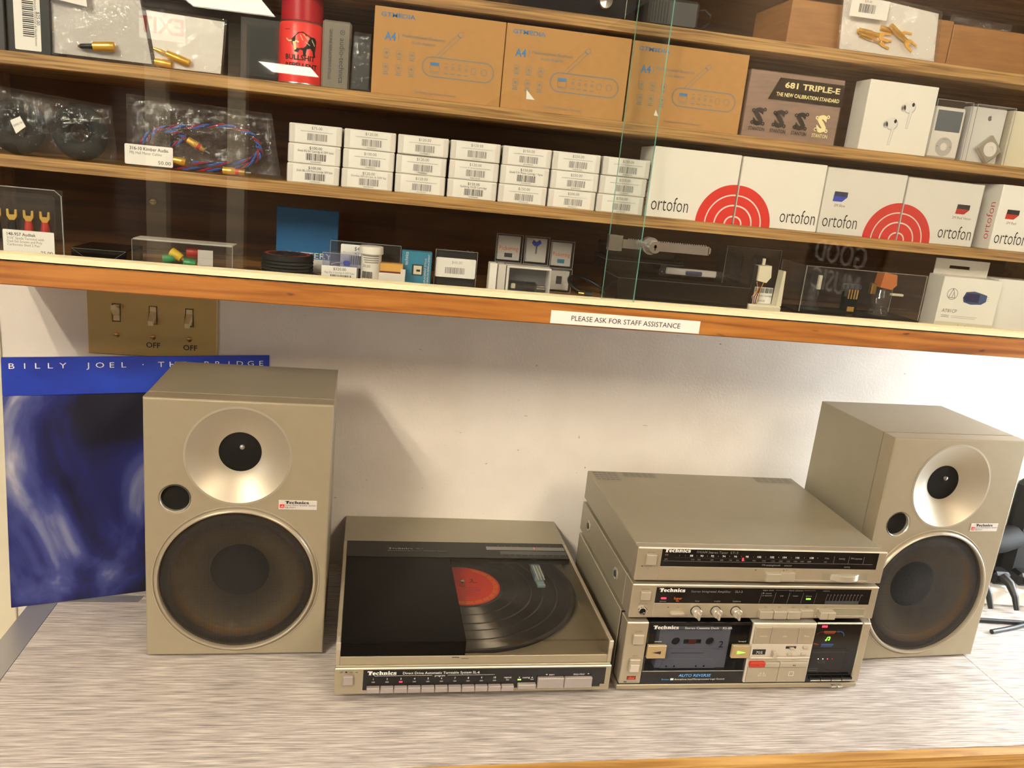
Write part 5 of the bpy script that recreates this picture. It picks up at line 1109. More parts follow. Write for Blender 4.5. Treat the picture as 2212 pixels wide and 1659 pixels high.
# the red can
cr = 0.0235; t = thing('spray_can', 'red aerosol can with a bull drawing on the second shelf', 'spray can', (0.1592, -0.138, SH2))
MB().lathe([(cr * 0.92, 0), (cr, 0.0015), (cr, 0.0600), (cr * 0.95, 0.0620)], (0, 0, 0), 'can_red', 'z', 64, True, (True, False)).build('body', t)
MB().lathe([(cr * 1.01, 0.0), (cr * 1.02, 0.0008), (cr * 1.01, 0.0018)], (0, 0, 0.0004), 'steel', 'z', 64).build('bottom_rim', t)
m = MB(); m.lathe([(cr * 0.95, 0.0618), (cr * 0.99, 0.0628), (cr * 0.93, 0.0640)], (0, 0, 0), 'steel', 'z', 64); m.build('shoulder', t)
MB().lathe([(cr * 0.93, 0.0640), (cr * 0.92, 0.0790), (cr * 0.90, 0.100), (cr * 0.80, 0.1020), (0, 0.1025)], (0, 0, 0), 'can_cap_red', 'z', 64).build('cap', t)
def canwarp(x, z, e): a = x / cr - PI / 2; return ((cr + e) * math.cos(a), (cr + e) * math.sin(a), z)
p = Pr((0, 0, 0), warp=canwarp)
bull = [(-0.0085, 0.0440), (-0.0050, 0.0475), (-0.0010, 0.0515), (0.0035, 0.0525), (0.0075, 0.0505), (0.0120, 0.0485), (0.0165, 0.0480), (0.0185, 0.0450), (0.0180, 0.0390), (0.0170, 0.0330), (0.0180, 0.0295), (0.0150, 0.0295), (0.0145, 0.0340), (0.0120, 0.0370), (0.0080, 0.0360), (0.0070, 0.0310), (0.0080, 0.0290), (0.0045, 0.0290), (0.0040, 0.0340), (0.0010, 0.0350), (-0.0010, 0.0320), (-0.0045, 0.0325), (-0.0055, 0.0370), (-0.0075, 0.0400)]
p.poly(bull, 'ink_black', 2)
p.line([(-0.0140, 0.0450), (-0.0110, 0.0425), (-0.0075, 0.0430)], 0.0013, 'ink_cream', 3); p.line([(-0.0040, 0.0430), (0.0000, 0.0420)], 0.0013, 'ink_cream', 3); p.poly([(-0.0068, 0.0420), (-0.0035, 0.0425), (-0.0025, 0.0350), (-0.0045, 0.0335)][::-1], 'ink_cream', 3)
for a, b in (((0.004, 0.0500), (0.0095, 0.0450)), ((0.008, 0.0480), (0.0150, 0.0430)), ((0.0060, 0.0430), (0.0110, 0.0400)), ((0.0130, 0.0460), (0.0165, 0.0400)), ((0.001, 0.0490), (0.004, 0.0440))): p.line([a, b], 0.0006, 'ink_cream', 3)
p.text('BULLSHIT', 0.0015, 0.0245, 0.0072, 'ink_black', 'c', w=0.0315, bold=0.02); p.text('REPELLENT', 0.0030, 0.0165, 0.0072, 'ink_black', 'c', w=0.0340, bold=0.02); p.rect(-0.016, -0.010, 0.0535, 0.0542, 'maroon', 2, 3); p.build(t)
t = carton('stylus_case', 'grey plastic stylus case with vertical lettering right of the red can', 'case', 0.1815, 0.0300, 0.0690, SH2, 'case_grey', 0.020, y=-0.150, b=0.002)
p = Pr((0, 0, 0)); p.text('audio-technica', 0.0185, 0.0520, 0.0082, 'plastic_darkgrey', 'l', rot=-PI / 2, w=0.045); p.ring(0.0210, 0.0580, 0.0020, 0.0025, 0, 2 * PI, 'plastic_darkgrey', n=18); p.line([(0.0195, 0.0570), (0.0225, 0.0580), (0.0195, 0.0590)], 0.0003, 'plastic_darkgrey'); p.text('GENUINE REPLACEMENT STYLUS', 0.0075, 0.0600, 0.0042, 'plastic_darkgrey', 'l', rot=-PI / 2, w=0.050); p.build(t)
t, o = film_bag('small_bag', 'dark clear bag squeezed between the grey stylus case and brown box', 'bag', ((0.2150, 0.7130), (0.2325, 0.7125), (0.2345, 0.6540), (0.2125, 0.6540)), -0.158, 0.008, seed=9)
MB().box(-0.009, 0.009, 0.001, 0.003, 0.002, 0.055, 'plastic_darkgrey').build('contents', t)

# --- first shelf, left part
t, o = film_bag('earpad_bag', 'clear bag with two round black ear pads at the left end', 'bag', ((-0.1500, 0.6210), (-0.0300, 0.6120), (-0.0250, 0.5535), (-0.1560, 0.5535)), -0.150, 0.026, seed=12)
p = Pr((-0.031, -0.0135, 0.026)); p.poly([(-0.002, 0.0075), (0.0075, 0.0125), (0.0125, 0.003), (0.0030, -0.0050)][::-1], 'label_white'); p.text('039U 01.3', 0.0015, 0.0015, 0.0030, 'ink_black', 'l', rot=0.5); p.build(t, 'price_label')
for i, x in enumerate((-0.1225, -0.0620)):
    m = MB(); prof = [(0.0185 + 0.0098 * math.cos(a), 0.0085 * math.sin(a)) for a in [k * PI / 8 for k in range(17)]]; m.lathe(prof, (0, 0, 0), 'rubber_black', 'y', 48); tag(m.build('ear_pad', None, (x, -0.1500, SH1 + 0.0288)), 'round black headphone ear pad in the clear bag, %s one' % ('left', 'right')[i], 'ear pad', 'ear pads in the bag')
t, o = film_bag('cable_bag', 'clear zip bag full of twisted blue and red speaker cables', 'bag', ((-0.0150, 0.6260), (0.1320, 0.6215), (0.1440, 0.5535), (-0.0160, 0.5535)), -0.152, 0.022, amp=0.0038, n=(56, 30), seed=21)
p = Pr((-0.0780, -0.0118, 0.0)); p.rrect(0.0, 0.0480, 0.002, 0.0225, 0.0015, None, 'label_white'); p.text('316-10 Kimber Audio', 0.0050, 0.0170, 0.0048, 'ink_black', w=0.0385, bold=0.01); p.text('PBJ Hall Meter Cables', 0.0050, 0.0128, 0.0040, 'ink_grey', w=0.0320); p.text('50.00', 0.0460, 0.0042, 0.0050, 'ink_black', 'r', sx=1.2); p.build(t, 'price_label')
MB().box(-0.077, 0.070, -0.0012, 0.0012, 0.0610, 0.0625, 'clear_plastic').build('zip_seal', t)
def twisted(label, pts, mats=('wire_blue', 'wire_red', 'wire_navy')):
    cv = []
    for i in range(len(pts) - 1):
        P = [Vector(pts[max(0, min(len(pts) - 1, i + k))]) for k in (-1, 0, 1, 2)]
        for s in range(10):
            u = s / 10; cv.append(0.5 * ((2 * P[1]) + (-P[0] + P[2]) * u + (2 * P[0] - 5 * P[1] + 4 * P[2] - P[3]) * u * u + (-P[0] + 3 * P[1] - 3 * P[2] + P[3]) * u ** 3))
    cv.append(Vector(pts[-1])); o = cv[0].copy(); e = thing('speaker_cable', label, 'cable', o)
    for k, mt in enumerate(mats):
        path = []
        for i, q in enumerate(cv):
            tn = (cv[min(i + 1, len(cv) - 1)] - cv[max(0, i - 1)]).normalized(); a = tn.cross(Vector((0, 1, 0))).normalized(); b = Vector((0, 1, 0)); w = i * 0.75 + k * 2.1
            path.append(q - o + a * (0.0013 * math.cos(w)) + b * (0.0013 * math.sin(w)))
        MB().tube(path, 0.0011, mt, 6).build('strand', e)
    return e
twisted('twisted blue and red cable looping over the top of the zip bag', [(-0.004, -0.154, 0.572), (0.010, -0.155, 0.590), (0.030, -0.155, 0.597), (0.055, -0.154, 0.600), (0.085, -0.153, 0.604), (0.112, -0.153, 0.598), (0.120, -0.153, 0.583), (0.108, -0.154, 0.571), (0.080, -0.155, 0.564), (0.052, -0.155, 0.5625)])
twisted('twisted blue and red cable lying along the bottom of the zip bag', [(0.004, -0.156, 0.5565), (0.035, -0.156, 0.5562), (0.065, -0.156, 0.5570), (0.090, -0.156, 0.5590), (0.112, -0.155, 0.5680), (0.122, -0.154, 0.5790), (0.118, -0.153, 0.5880)])
twisted('twisted blue and red cable running slantwise inside the zip bag', [(0.030, -0.158, 0.578), (0.044, -0.158, 0.586), (0.036, -0.157, 0.592), (0.016, -0.156, 0.592), (0.006, -0.155, 0.580)])
RCA = ['gold', 'gold', 'plastic_red', 'brass', 'steel', 'steel']; RCR = [(0.0036, 0), (0.0040, 0.3), (0.0034, 0.45), (0.0036, 0.58), (0.0034, 0.78), (0.0012, 0.8), (0.0010, 1.0)]
connector('phono_plug', 'gold phono plug slanting in the middle of the zip bag', (0.0480, -0.1595, 0.5860), (0.0700, -0.1595, 0.5740), RCA, RCR); connector('phono_plug', 'gold phono plug beside the zip bag price label', (0.0330, -0.1600, 0.5640), (0.0460, -0.1600, 0.5625), ['gold', 'gold'], [(0.0036, 0), (0.0042, 0.7), (0.0036, 1.0)]); connector('phono_plug', 'gold phono plug at the lower right of the zip bag', (0.0840, -0.1600, 0.5580), (0.1130, -0.1600, 0.5580), RCA, RCR)

# --- bottom compartment
t = thing('terminal_blister', 'clear blister pack with three gold spade terminals at the left end', 'blister pack', (-0.1600, -0.1655, FLOOR_Z))
MB().box(0.0, 0.0820, 0.006, 0.0075, 0, 0.0740, 'clear_plastic', 0.004).build('backing', t); MB().box(0.004, 0.0760, -0.004, 0.006, 0.002, 0.0690, 'clear_plastic', 0.004).build('shell', t)
m = MB()
m.tube([(0.002, 0.006, 0.001), (0.002, 0.006, 0.070), (0.005, 0.006, 0.0735), (0.074, 0.006, 0.0735), (0.0805, 0.006, 0.068), (0.0815, 0.006, 0.001)], 0.0006, 'edge_glint', 6); m.build('rim_glint', t)  # opaque line paints the glint around the clear pack
for i, (x, mt) in enumerate(((0.0180, 'gloss_black'), (0.0335, 'gloss_black'), (0.0495, 'plastic_red'), (0.0655, 'plastic_red'))):
    e = MB().prism([(x - 0.0022, 0.0395), (x + 0.0022, 0.0395), (x + 0.0050, 0.0440), (x + 0.0050, 0.0510), (x + 0.0030, 0.0510), (x + 0.0024, 0.0455), (x - 0.0024, 0.0455), (x - 0.0030, 0.0510), (x - 0.0050, 0.0510), (x - 0.0050, 0.0440)], 0.0005, 0.0020, 'gold').build('spade', t)
    MB().lathe([(0.0032, 0.0400), (0.0042, 0.0340), (0.0044, 0.0200)], (x, 0.0012, 0), mt, 'z', 20, True, (True, True)).build('sleeve', e)
p = Pr((0.026, -0.0042, 0.006)); p.rrect(0, 0.0500, 0.0, 0.0245, 0.0012, None, 'label_white'); p.text('148-957 Audtek', 0.0040, 0.0185, 0.0046, 'ink_black', w=0.0280, bold=0.01)
for i, s in enumerate(('5/16" Spade Terminal with', 'Dual Set Screws and Poly', 'Carbonate Shell 2 Pair')): p.text(s, 0.0040, 0.0148 - i * 0.0034, 0.0036, 'ink_grey', w=0.0360 - i * 0.002)
p.text('25.00', 0.0480, 0.0010, 0.0046, 'ink_black', 'r', sx=1.2); p.build(t, 'price_label')
t = carton('flat_box', 'flat black box lying beside the clear plug case', 'box', -0.0715, 0.0560, 0.0160, FLOOR_Z, 'gloss_black', 0.060, y=-0.160)
p = Pr((0, 0, 0)); p.line([(0.0005, 0.0152), (0.0555, 0.0152)], 0.0004, 'ink_dim'); p.line([(0.0005, 0.0152), (0.0150, 0.0050), (0.0410, 0.0050), (0.0555, 0.0152)], 0.0003, 'ink_dim'); p.build(t, 'fold_lines')
t = clear_case('plug_case', 'clear hinged case with green and yellow plugs and a paper lid', 'case', -0.0100, 0.1050, 0.0300, 0.030, -0.160, FLOOR_Z)
MB().box(0.001, 0.1040, 0.001, 0.029, 0.0302, 0.0310, 'grey_paper').build('paper_lid', t); MB().box(-0.0003, 0.1053, -0.0003, 0.0303, 0.0150, 0.0156, 'clear_plastic').build('seam', t); MB().box(0.068, 0.084, 0.0008, 0.0012, 0.005, 0.024, 'grey_paper').build('sticker', t)
for nm, lab, a, b, mt in (('green_plug', 'green plug at the left inside the clear case', (0.020, -0.151, 0.457), (0.035, -0.150, 0.459), 'plastic_green'), ('yellow_plug', 'yellow plug leaning in the clear case', (0.028, -0.149, 0.466), (0.042, -0.151, 0.457), 'plastic_yellow'), ('green_plug', 'green plug at the right inside the clear case', (0.042, -0.152, 0.455), (0.058, -0.152, 0.454), 'plastic_green'), ('red_plug', 'red plug behind the green ones in the clear case', (0.043, -0.142, 0.466), (0.060, -0.142, 0.466), 'plastic_red')):
    connector(nm, lab, a, b, [mt, mt, 'gold', 'gold'], [(0.0046, 0), (0.0050, 0.4), (0.0044, 0.8), (0.0016, 0.82), (0.0016, 1.0)])
t = carton('blue_card', 'blue card sleeve standing behind the black rings', 'card', 0.1310, 0.0720, 0.0740, FLOOR_Z, 'card_blue', 0.003, y=-0.085)
p = Pr((0, 0, 0)); p.rect(0, 0.072, 0, 0.0150, 'label_white'); p.text('BATTERY', 0.040, 0.0160, 0.0095, 'ink_white', 'c', w=0.052, bold=0.01); p.build(t)
for i in range(6):
    R, h = (0.0365, 0.0030) if i == 0 else ((0.0290, 0.0066) if i == 5 else (0.0290, 0.0032))
    m = MB().lathe([(0.014, 0.0), (R - 0.0008, 0.0), (R, 0.0012), (R - 0.0008, h), (0.014, h), (0.014, 0.0)], (0, 0, 0), 'rubber_black', 'z', 56)
    if i == 5: m.lathe([(0.0215, h + 0.0002), (0.0250, h + 0.0002)], (0, 0, 0), 'tape_red', 'z', 56)
    e = m.build('rubber_ring', None, (0.1512, -0.138, FLOOR_Z + i * 0.0037))
    tag(e, 'black rubber ring, %s of the stack before the blue card' % ('lowest', 'second from bottom', 'third from bottom', 'fourth from bottom', 'fifth from bottom', 'topmost')[i], 'ring', 'stacked black rings')
t = clear_case('label_case', 'clear case with a $45.00 label behind the white capped vial', 'case', 0.1975, 0.0810, 0.0440, 0.018, -0.130, FLOOR_Z, 'dark_plastic')
p = Pr((0.012, -0.0003, 0.014)); p.rrect(0, 0.047, 0, 0.0270, 0.0016, None, 'label_white'); p.text('$45.00', 0.0235, 0.0205, 0.0058, 'ink_black', 'c'); p.text('Pfanstiehl MG-09D Satin', 0.003, 0.0160, 0.0036, 'ink_grey', w=0.034); p.barcode(0.0100, 0.0340, 0.0040, 0.0145); p.build(t, 'price_label')
t = clear_case('cartridge_case', 'violet tinted clear case with a blue stylus and $320.00 label', 'case', 0.1915, 0.0400, 0.0330, 0.020, -0.160, FLOOR_Z, 'violet_clear')
MB().box(0.0230, 0.0305, 0.004, 0.012, 0.0190, 0.0245, 'plastic_blue', 0.001).build('stylus', t); MB().tube([(0.0095, 0.006, 0.0190), (0.0160, 0.006, 0.0215), (0.0235, 0.006, 0.0225)], 0.0010, 'steel').build('cantilever', t)
p = Pr((0.0, -0.0003, 0.0)); p.rect(-0.0005, 0.0385, 0.0, 0.0185, 'label_white'); p.text('$320.00', 0.0195, 0.0138, 0.0044, 'ink_black', 'c'); p.text('Rega Elys 2 Cartridge & OEM Stylus', 0.003, 0.0102, 0.0032, 'ink_grey', w=0.0330); p.barcode(0.0095, 0.0330, 0.0020, 0.0090); p.build(t, 'price_label')
t = thing('pill_vial', 'small clear vial with white cap and paper label', 'vial', (0.2448, -0.152, FLOOR_Z))
MB().lathe([(0.0106, 0), (0.0110, 0.001), (0.0110, 0.0350)], (0, 0, 0), 'white_paper', 'z', 40, True, (True, True)).build('body', t); MB().lathe([(0.0136, 0.0350), (0.0138, 0.0358), (0.0134, 0.0430), (0.0120, 0.0436), (0, 0.0436)], (0, 0, 0), 'white_gloss', 'z', 48, True, (True, False)).build('cap', t)
def vialwarp(x, z, e): a = x / 0.011 - PI / 2; return ((0.011 + e) * math.cos(a), (0.011 + e) * math.sin(a), z)
p = Pr(warp=vialwarp); p.text('50.00', -0.009, 0.0200, 0.0042, 'ink_grey'); p.barcode(-0.0095, 0.003, 0.0080, 0.0155)
for i in range(4): p.rect(-0.010 + 0.001 * i, 0.010, 0.0335 - i * 0.0024, 0.0326 - i * 0.0024, 'ink_grey', 2, 6)
p.rect(-0.011, 0.011, 0.0058, 0.0061, 'ink_grey', 2, 6); p.build(t)
t = carton('cartridge_tray', 'white open box with an amber front label in a clear cover', 'box', 0.2545, 0.0300, 0.0150, FLOOR_Z, 'white_gloss', 0.020, y=-0.158)
MB().box(0.0010, 0.0270, 0.0015, 0.0185, 0.0150, 0.0255, 'amber', 0.0005).build('amber_insert', t); MB().box(0.0008, 0.0272, 0.0010, 0.0016, 0.0140, 0.0170, 'maroon').build('maroon_band', t); MB().box(-0.0004, 0.0306, -0.0004, 0.0210, 0.0, 0.0272, 'clear_plastic').build('clear_cover', t); MB().box(0.0245, 0.0300, -0.0001, 0.0006, 0.0140, 0.0205, 'white_gloss').build('flap', t)
t = carton('stylus_pack', 'blue stylus pack with a small window and white lettering', 'box', 0.2795, 0.0350, 0.0405, FLOOR_Z, 'card_teal', 0.012, y=-0.140)
p = Pr((0, 0, 0)); p.rect(0.0125, 0.0255, 0.0125, 0.0255, 'plastic_darkgrey'); p.rect(0.0145, 0.0238, 0.0140, 0.0240, 'plastic_ivory', 2); p.rect(0.0178, 0.0222, 0.0172, 0.0196, 'ink_black', 3); p.text('technica', 0.0075, 0.0240, 0.0058, 'ink_white', 'l', rot=PI / 2, w=0.0150); p.text('REPLACEMENT STYLUS', 0.0290, 0.0030, 0.0030, 'ink_white', 'l', rot=PI / 2, w=0.030); p.text('POINTE DE REMPLACEMENT', 0.0325, 0.0030, 0.0030, 'ink_white', 'l', rot=PI / 2, w=0.035); p.build(t)
t = clear_case('dark_case', 'dark smoked hinged case with a faded white price label', 'case', 0.3190, 0.0500, 0.0440, 0.014, -0.128, FLOOR_Z, 'dark_plastic')
MB().box(0.002, 0.048, 0.004, 0.012, 0.002, 0.042, 'plastic_darkgrey', 0.001).build('insert', t)
for x in (0.010, 0.038, 0.043): MB().cyl((x, 0.004, 0.0445), 0.0012, 0, 0.003, 'dark_plastic', 'y', 10).build('hinge_lug', t)
p = Pr((0.0, -0.0003, 0.012)); p.rrect(0.001, 0.0485, 0, 0.0230, 0.0016, None, 'label_white'); p.text('$40.00', 0.026, 0.0165, 0.0046, 'ink_faint', 'c'); p.rect(0.006, 0.044, 0.0135, 0.0142, 'ink_faint'); p.barcode(0.0125, 0.0355, 0.0045, 0.0120, 'ink_grey'); p.build(t, 'price_label')
for i, (x, z, y, w, h, lab) in enumerate(((0.3940, 0.0320, -0.095, 0.0330, 0.0345, 'upper left clear stylus box with red and black print'), (0.4295, 0.0320, -0.095, 0.0310, 0.0345, 'upper middle clear stylus box with a blue emblem'), (0.4625, 0.0300, -0.095, 0.0300, 0.0340, 'upper right clear stylus box with teal and red print'), (0.3950, 0.0, -0.096, 0.0670, 0.0315, 'wide clear box under the two left stylus boxes'), (0.4640, 0.0, -0.096, 0.0290, 0.0295, 'lower right clear stylus box with a small black figure'))):
    t = clear_case('stylus_box', lab, 'box', x, w, h, 0.014, y, FLOOR_Z + z, group='clear stylus boxes in two rows')
    MB().box(0.0025, w - 0.0025, 0.004, 0.010, 0.0025, h - 0.0025, 'grey_paper', 0.0005).build('card', t)
    p = Pr((0, 0.004, 0))
    if i in (0, 2): p.text('Pickering', w / 2, 0.0145, 0.0075, 'ink_orange', 'c', w=w * 0.72); p.rect(w * 0.35, w * 0.65, 0.0060, 0.0110, 'plastic_darkgrey' if i == 0 else 'card_teal')
    elif i == 1: p.poly([(0.009, 0.0260), (0.011, 0.0300), (0.0150, 0.0275), (0.0190, 0.0305), (0.0215, 0.0265), (0.0170, 0.0225), (0.0125, 0.0225)][::-1], 'plastic_blue'); p.rect(0.0145, 0.0165, 0.0130, 0.0225, 'plastic_grey')
    else: p.rect(0.010, 0.017, 0.010, 0.020, 'plastic_darkgrey')
    p.build(t)
t = thing('cartridge_display', 'open white box with a black cartridge behind a clear front', 'box', (0.3805, -0.164, FLOOR_Z))
plate((0.0200, 0.0720, 0, 0.0355), [(0.0225, 0.0700, 0.0022, 0.0335)], 0.0, 0.020, 'white_gloss', 'tray', t)
MB().box(0.0200, 0.0720, 0.0200, 0.0212, 0, 0.0355, 'plastic_grey').build('tray_back', t); MB().box(0.0, 0.0090, 0.004, 0.022, 0, 0.0365, 'white_gloss', 0.0008).box(0.0100, 0.0190, 0.002, 0.022, 0, 0.0360, 'grey_paper', 0.0008).build('card_leaves', t)
m = MB(); m.box(0.0250, 0.0580, 0.006, 0.018, 0.0060, 0.0170, 'plastic_black', 0.0015); m.box(0.0270, 0.0320, 0.004, 0.008, 0.0090, 0.0150, 'plastic_ivory', 0.0008); m.box(0.0440, 0.0560, 0.004, 0.010, 0.0060, 0.0180, 'gloss_black', 0.001); m.cyl((0, 0.011, 0.0120), 0.0026, 0.058, 0.0685, 'chrome', 'x', 16); m.build('cartridge', t)
MB().box(0.0205, 0.0715, -0.0006, 0.0, 0.0005, 0.0350, 'clear_plastic').build('clear_front', t)
# cable with small plug
cc = []
for i in range(26): a = -0.5 + i * 0.2; cc.append((0.5120 + 0.024 * math.cos(a), -0.105 + 0.016 * math.sin(a), FLOOR_Z + 0.004 + 0.0014 * i * (0.5 + 0.5 * math.sin(a))))
o0 = Vector((0.5120, -0.105, FLOOR_Z)); tag(MB().tube([Vector(q) - o0 for q in cc], 0.0024, 'plastic_black').build('patch_cable', None, o0), 'coiled black patch cable left of the black amplifier boxes', 'cable')
connector('jack_plug', 'brass jack plug lying before the coiled cable', (0.4920, -0.145, FLOOR_Z + 0.008), (0.5080, -0.150, FLOOR_Z + 0.0075), ['brass', 'brass', 'plastic_black'], [(0.0016, 0), (0.0024, 0.4), (0.0042, 0.45), (0.0042, 1.0)])
# black glossy boxes, stepped
for i, (x, w, z, h, y, d, lab) in enumerate(((0.5340, 0.1670, 0.0, 0.0360, -0.162, 0.075, 'large glossy black box at the front behind the lock'), (0.5280, 0.1000, 0.0362, 0.0160, -0.120, 0.060, 'flat black box resting on the large black box'), (0.5320, 0.0900, 0.0524, 0.0150, -0.104, 0.050, 'small flat black box on top of the black pile'))):
    t = carton('black_box', lab, 'box', x, w, h, FLOOR_Z + z, 'gloss_black', d, y=y, group='black boxes behind the lock', b=0.0012)
    MB().box(-0.0002, w + 0.0002, -0.0002, d * 0.9, h - 0.0042, h - 0.0034, 'plastic_darkgrey').build('lid_seam', t)
t, o = film_bag('part_bag', 'small clear bag lying on the large black box', 'bag', ((0.5880, 0.4985), (0.6680, 0.4950), (0.6740, 0.4868), (0.5860, 0.4838)), -0.150, 0.016, seed=31, amp=0.001)
MB().box(-0.034, 0.030, 0.001, 0.004, 0.003, 0.011, 'grey_paper', 0.001).build('paper_insert', t); MB().box(-0.010, 0.010, -0.004, 0.001, 0.004, 0.009, 'wire_navy', 0.001).build('contents', t)
t = clear_case('brush_case', 'dark clear case with black brushes standing at the back', 'case', 0.6980, 0.0760, 0.0760, 0.030, -0.080, FLOOR_Z, 'dark_plastic')
for i in range(2):
    m = MB(); m.box(0.010 + i * 0.034, 0.030 + i * 0.034, 0.008, 0.022, 0.020, 0.066, 'rubber_black', 0.004)
    for k in range(40): x = 0.010 + i * 0.034 + rnd.uniform(0, 0.02); z = rnd.uniform(0.02, 0.066); m.box(x, x + 0.0006, 0.004, 0.009, z, z + 0.0006, 'rubber_black')
    m.build('brush', t)
t = thing('cartridge_stand', 'white stand holding an ivory cartridge with coloured leads', 'cartridge', (0.6990, -0.160, FLOOR_Z))
m = MB(); m.box(0.0030, 0.0470, 0, 0.018, 0, 0.0130, 'plastic_ivory', 0.002); m.prism([(0.0405, 0.013), (0.0470, 0.013), (0.0455, 0.0560), (0.0425, 0.0560)], 0.002, 0.016, 'plastic_ivory'); m.build('stand', t)
MB().box(0.0045, 0.0100, 0.004, 0.012, 0.0130, 0.0600, 'plastic_black', 0.0008).build('post', t)
m = MB(); m.prism([(0.0105, 0.0600), (0.0260, 0.0610), (0.0275, 0.0470), (0.0225, 0.0400), (0.0105, 0.0420)], 0.002, 0.015, 'plastic_ivory'); m.box(0.0150, 0.0180, 0.004, 0.008, 0.061, 0.0690, 'plastic_ivory', 0.0005); m.build('cartridge', t)
for i, mt in enumerate(('gold', 'wire_red', 'plastic_black', 'gold')): MB().tube([(0.012 + i * 0.003, 0.006, 0.0405), (0.014 + i * 0.001, 0.004, 0.030), (0.008 + i * 0.003, 0.004, 0.022), (0.010 + i * 0.002, 0.005, 0.013)], 0.0006, mt, 6).build('lead', t)
o = MB().box(0.0105, 0.0400, 0.0165, 0.0172, 0.0130, 0.0330, 'label_white').build('card', t); p = Pr((0.0105, 0.0165, 0.013)); p.barcode(0.006, 0.029, 0.0130, 0.0190); p.text('Ceramic Cartridge', 0.009, 0.0085, 0.0032, 'ink_grey', w=0.020); p.text('$10.00', 0.012, 0.0020, 0.0034, 'ink_grey'); p.build(o)
# acrylic display box with cartridges
t = thing('acrylic_box', 'clear acrylic display box with loose cartridges inside', 'display box', (0.7690, -0.160, FLOOR_Z))
MB().box(0.0, 0.1640, 0, 0.066, 0.0085, 0.0660, 'clear_plastic', 0.0006).build('cover', t); MB().box(-0.0010, 0.1650, -0.0010, 0.067, 0, 0.0085, 'gloss_black', 0.0012).build('base', t)
m = MB()
for (a, b) in (((0, 0), (0, 0.066)), ((0.164, 0), (0.164, 0.066))): pass
for x in (0.0006, 0.1634):
    for y in (0.0006, 0.0654): m.box(x - 0.0005, x + 0.0005, y - 0.0005, y + 0.0005, 0.009, 0.0657, 'silver_bright')
for y in (0.0006, 0.0654): m.box(0.001, 0.163, y - 0.0004, y + 0.0004, 0.0652, 0.0659, 'silver_bright')
m.build('polished_edge_glint', t)  # opaque silver bars paint the glint of the clear acrylic edges
def acr_item(name, label, x, build, y=-0.130):
    m = MB(); build(m); return tag(m.build(name, None, (x, y, FLOOR_Z + 0.0087)), label, 'cartridge')
acr_item('glass_figure', 'small clear holder with an ivory stick at the left inside the acrylic box', 0.8000, lambda m: (m.lathe([(0.010, 0), (0.011, 0.002), (0.006, 0.012), (0.008, 0.022), (0.005, 0.030)], (0, 0, 0), 'clear_plastic', 'z', 24, True, (True, True)), m.box(0.004, 0.0085, -0.002, 0.002, 0.026, 0.044, 'plastic_ivory', 0.0005)))
acr_item('phono_cartridge', 'black cartridge with gold pins in the middle of the acrylic box', 0.8520, lambda m: (m.box(-0.009, 0.009, -0.006, 0.006, 0, 0.026, 'gloss_black', 0.001), [m.box(-0.0070 + k * 0.0038, -0.0055 + k * 0.0038, -0.0072, -0.006, 0.018, 0.030, 'gold') for k in range(4)], m.box(-0.005, 0.004, -0.0072, -0.006, 0.002, 0.008, 'gold'), m.box(-0.011, 0.011, -0.005, 0.005, 0.030, 0.036, 'plastic_darkgrey', 0.001)))
acr_item('phono_cartridge', 'orange wood-like cartridge on clear feet at the right inside the acrylic box', 0.8900, lambda m: (m.prism([(-0.004, 0.036), (0.012, 0.034), (0.018, 0.040), (0.016, 0.053), (-0.002, 0.055)], -0.008, 0.008, 'plastic_orange'), m.lathe([(0.011, 0), (0.012, 0.003), (0.008, 0.012), (0.012, 0.022), (0.009, 0.033)], (0.004, 0, 0), 'clear_plastic', 'z', 24, True, (True, True)), m.box(-0.013, -0.006, -0.004, 0.004, 0.026, 0.040, 'brass', 0.0008), m.box(0.018, 0.034, -0.003, 0.003, 0.026, 0.029, 'plastic_ivory', 0.0005)))
# audio carton with a hang tab
t = thing('stylus_carton', 'white carton with a round emblem and a blue stylus picture at the right end', 'box', (0.9560, -0.160, FLOOR_Z), -0.06)
MB().box(0, 0.0790, 0, 0.034, 0, 0.0680, 'white_gloss', 0.0008).build('box_body', t)
plate((0.004, 0.0780, 0.0680, 0.0880), [(0.024, 0.052, 0.0760, 0.0800)], 0.032, 0.0332, 'white_gloss', 'hang_tab', t)
p = Pr((0, 0, 0)); p.ring(0.0150, 0.0465, 0.0066, 0.0072, 0, 2 * PI, 'ink_grey', n=30); p.line([(0.0108, 0.0418), (0.0150, 0.0535), (0.0192, 0.0418)], 0.0007, 'ink_grey', closed=True); p.line([(0.0150, 0.0418), (0.0168, 0.0490)], 0.0006, 'ink_grey')
p.poly([(0.0300, 0.0430), (0.0330, 0.0505), (0.0440, 0.0520), (0.0540, 0.0500), (0.0620, 0.0480), (0.0620, 0.0400), (0.0560, 0.0360), (0.0420, 0.0350), (0.0320, 0.0375)][::-1], 'pic_blue', 2); p.poly([(0.0310, 0.0430), (0.0350, 0.0495), (0.0520, 0.0490), (0.0520, 0.0380), (0.0340, 0.0385)][::-1], 'wire_navy', 3)
for k in range(3): p.rect(0.0620, 0.0650, 0.0415 + k * 0.0022, 0.0419 + k * 0.0022, 'ink_grey')
p.text('AT81CP', 0.0060, 0.0230, 0.0062, 'ink_grey', w=0.0200); p.rect(0.006, 0.017, 0.0188, 0.0194, 'ink_grey'); p.rect(0.006, 0.017, 0.0168, 0.0174, 'ink_grey'); p.rect(0.020, 0.055, 0.0186, 0.0191, 'ink_faint'); p.rect(0.020, 0.053, 0.0166, 0.0171, 'ink_faint')
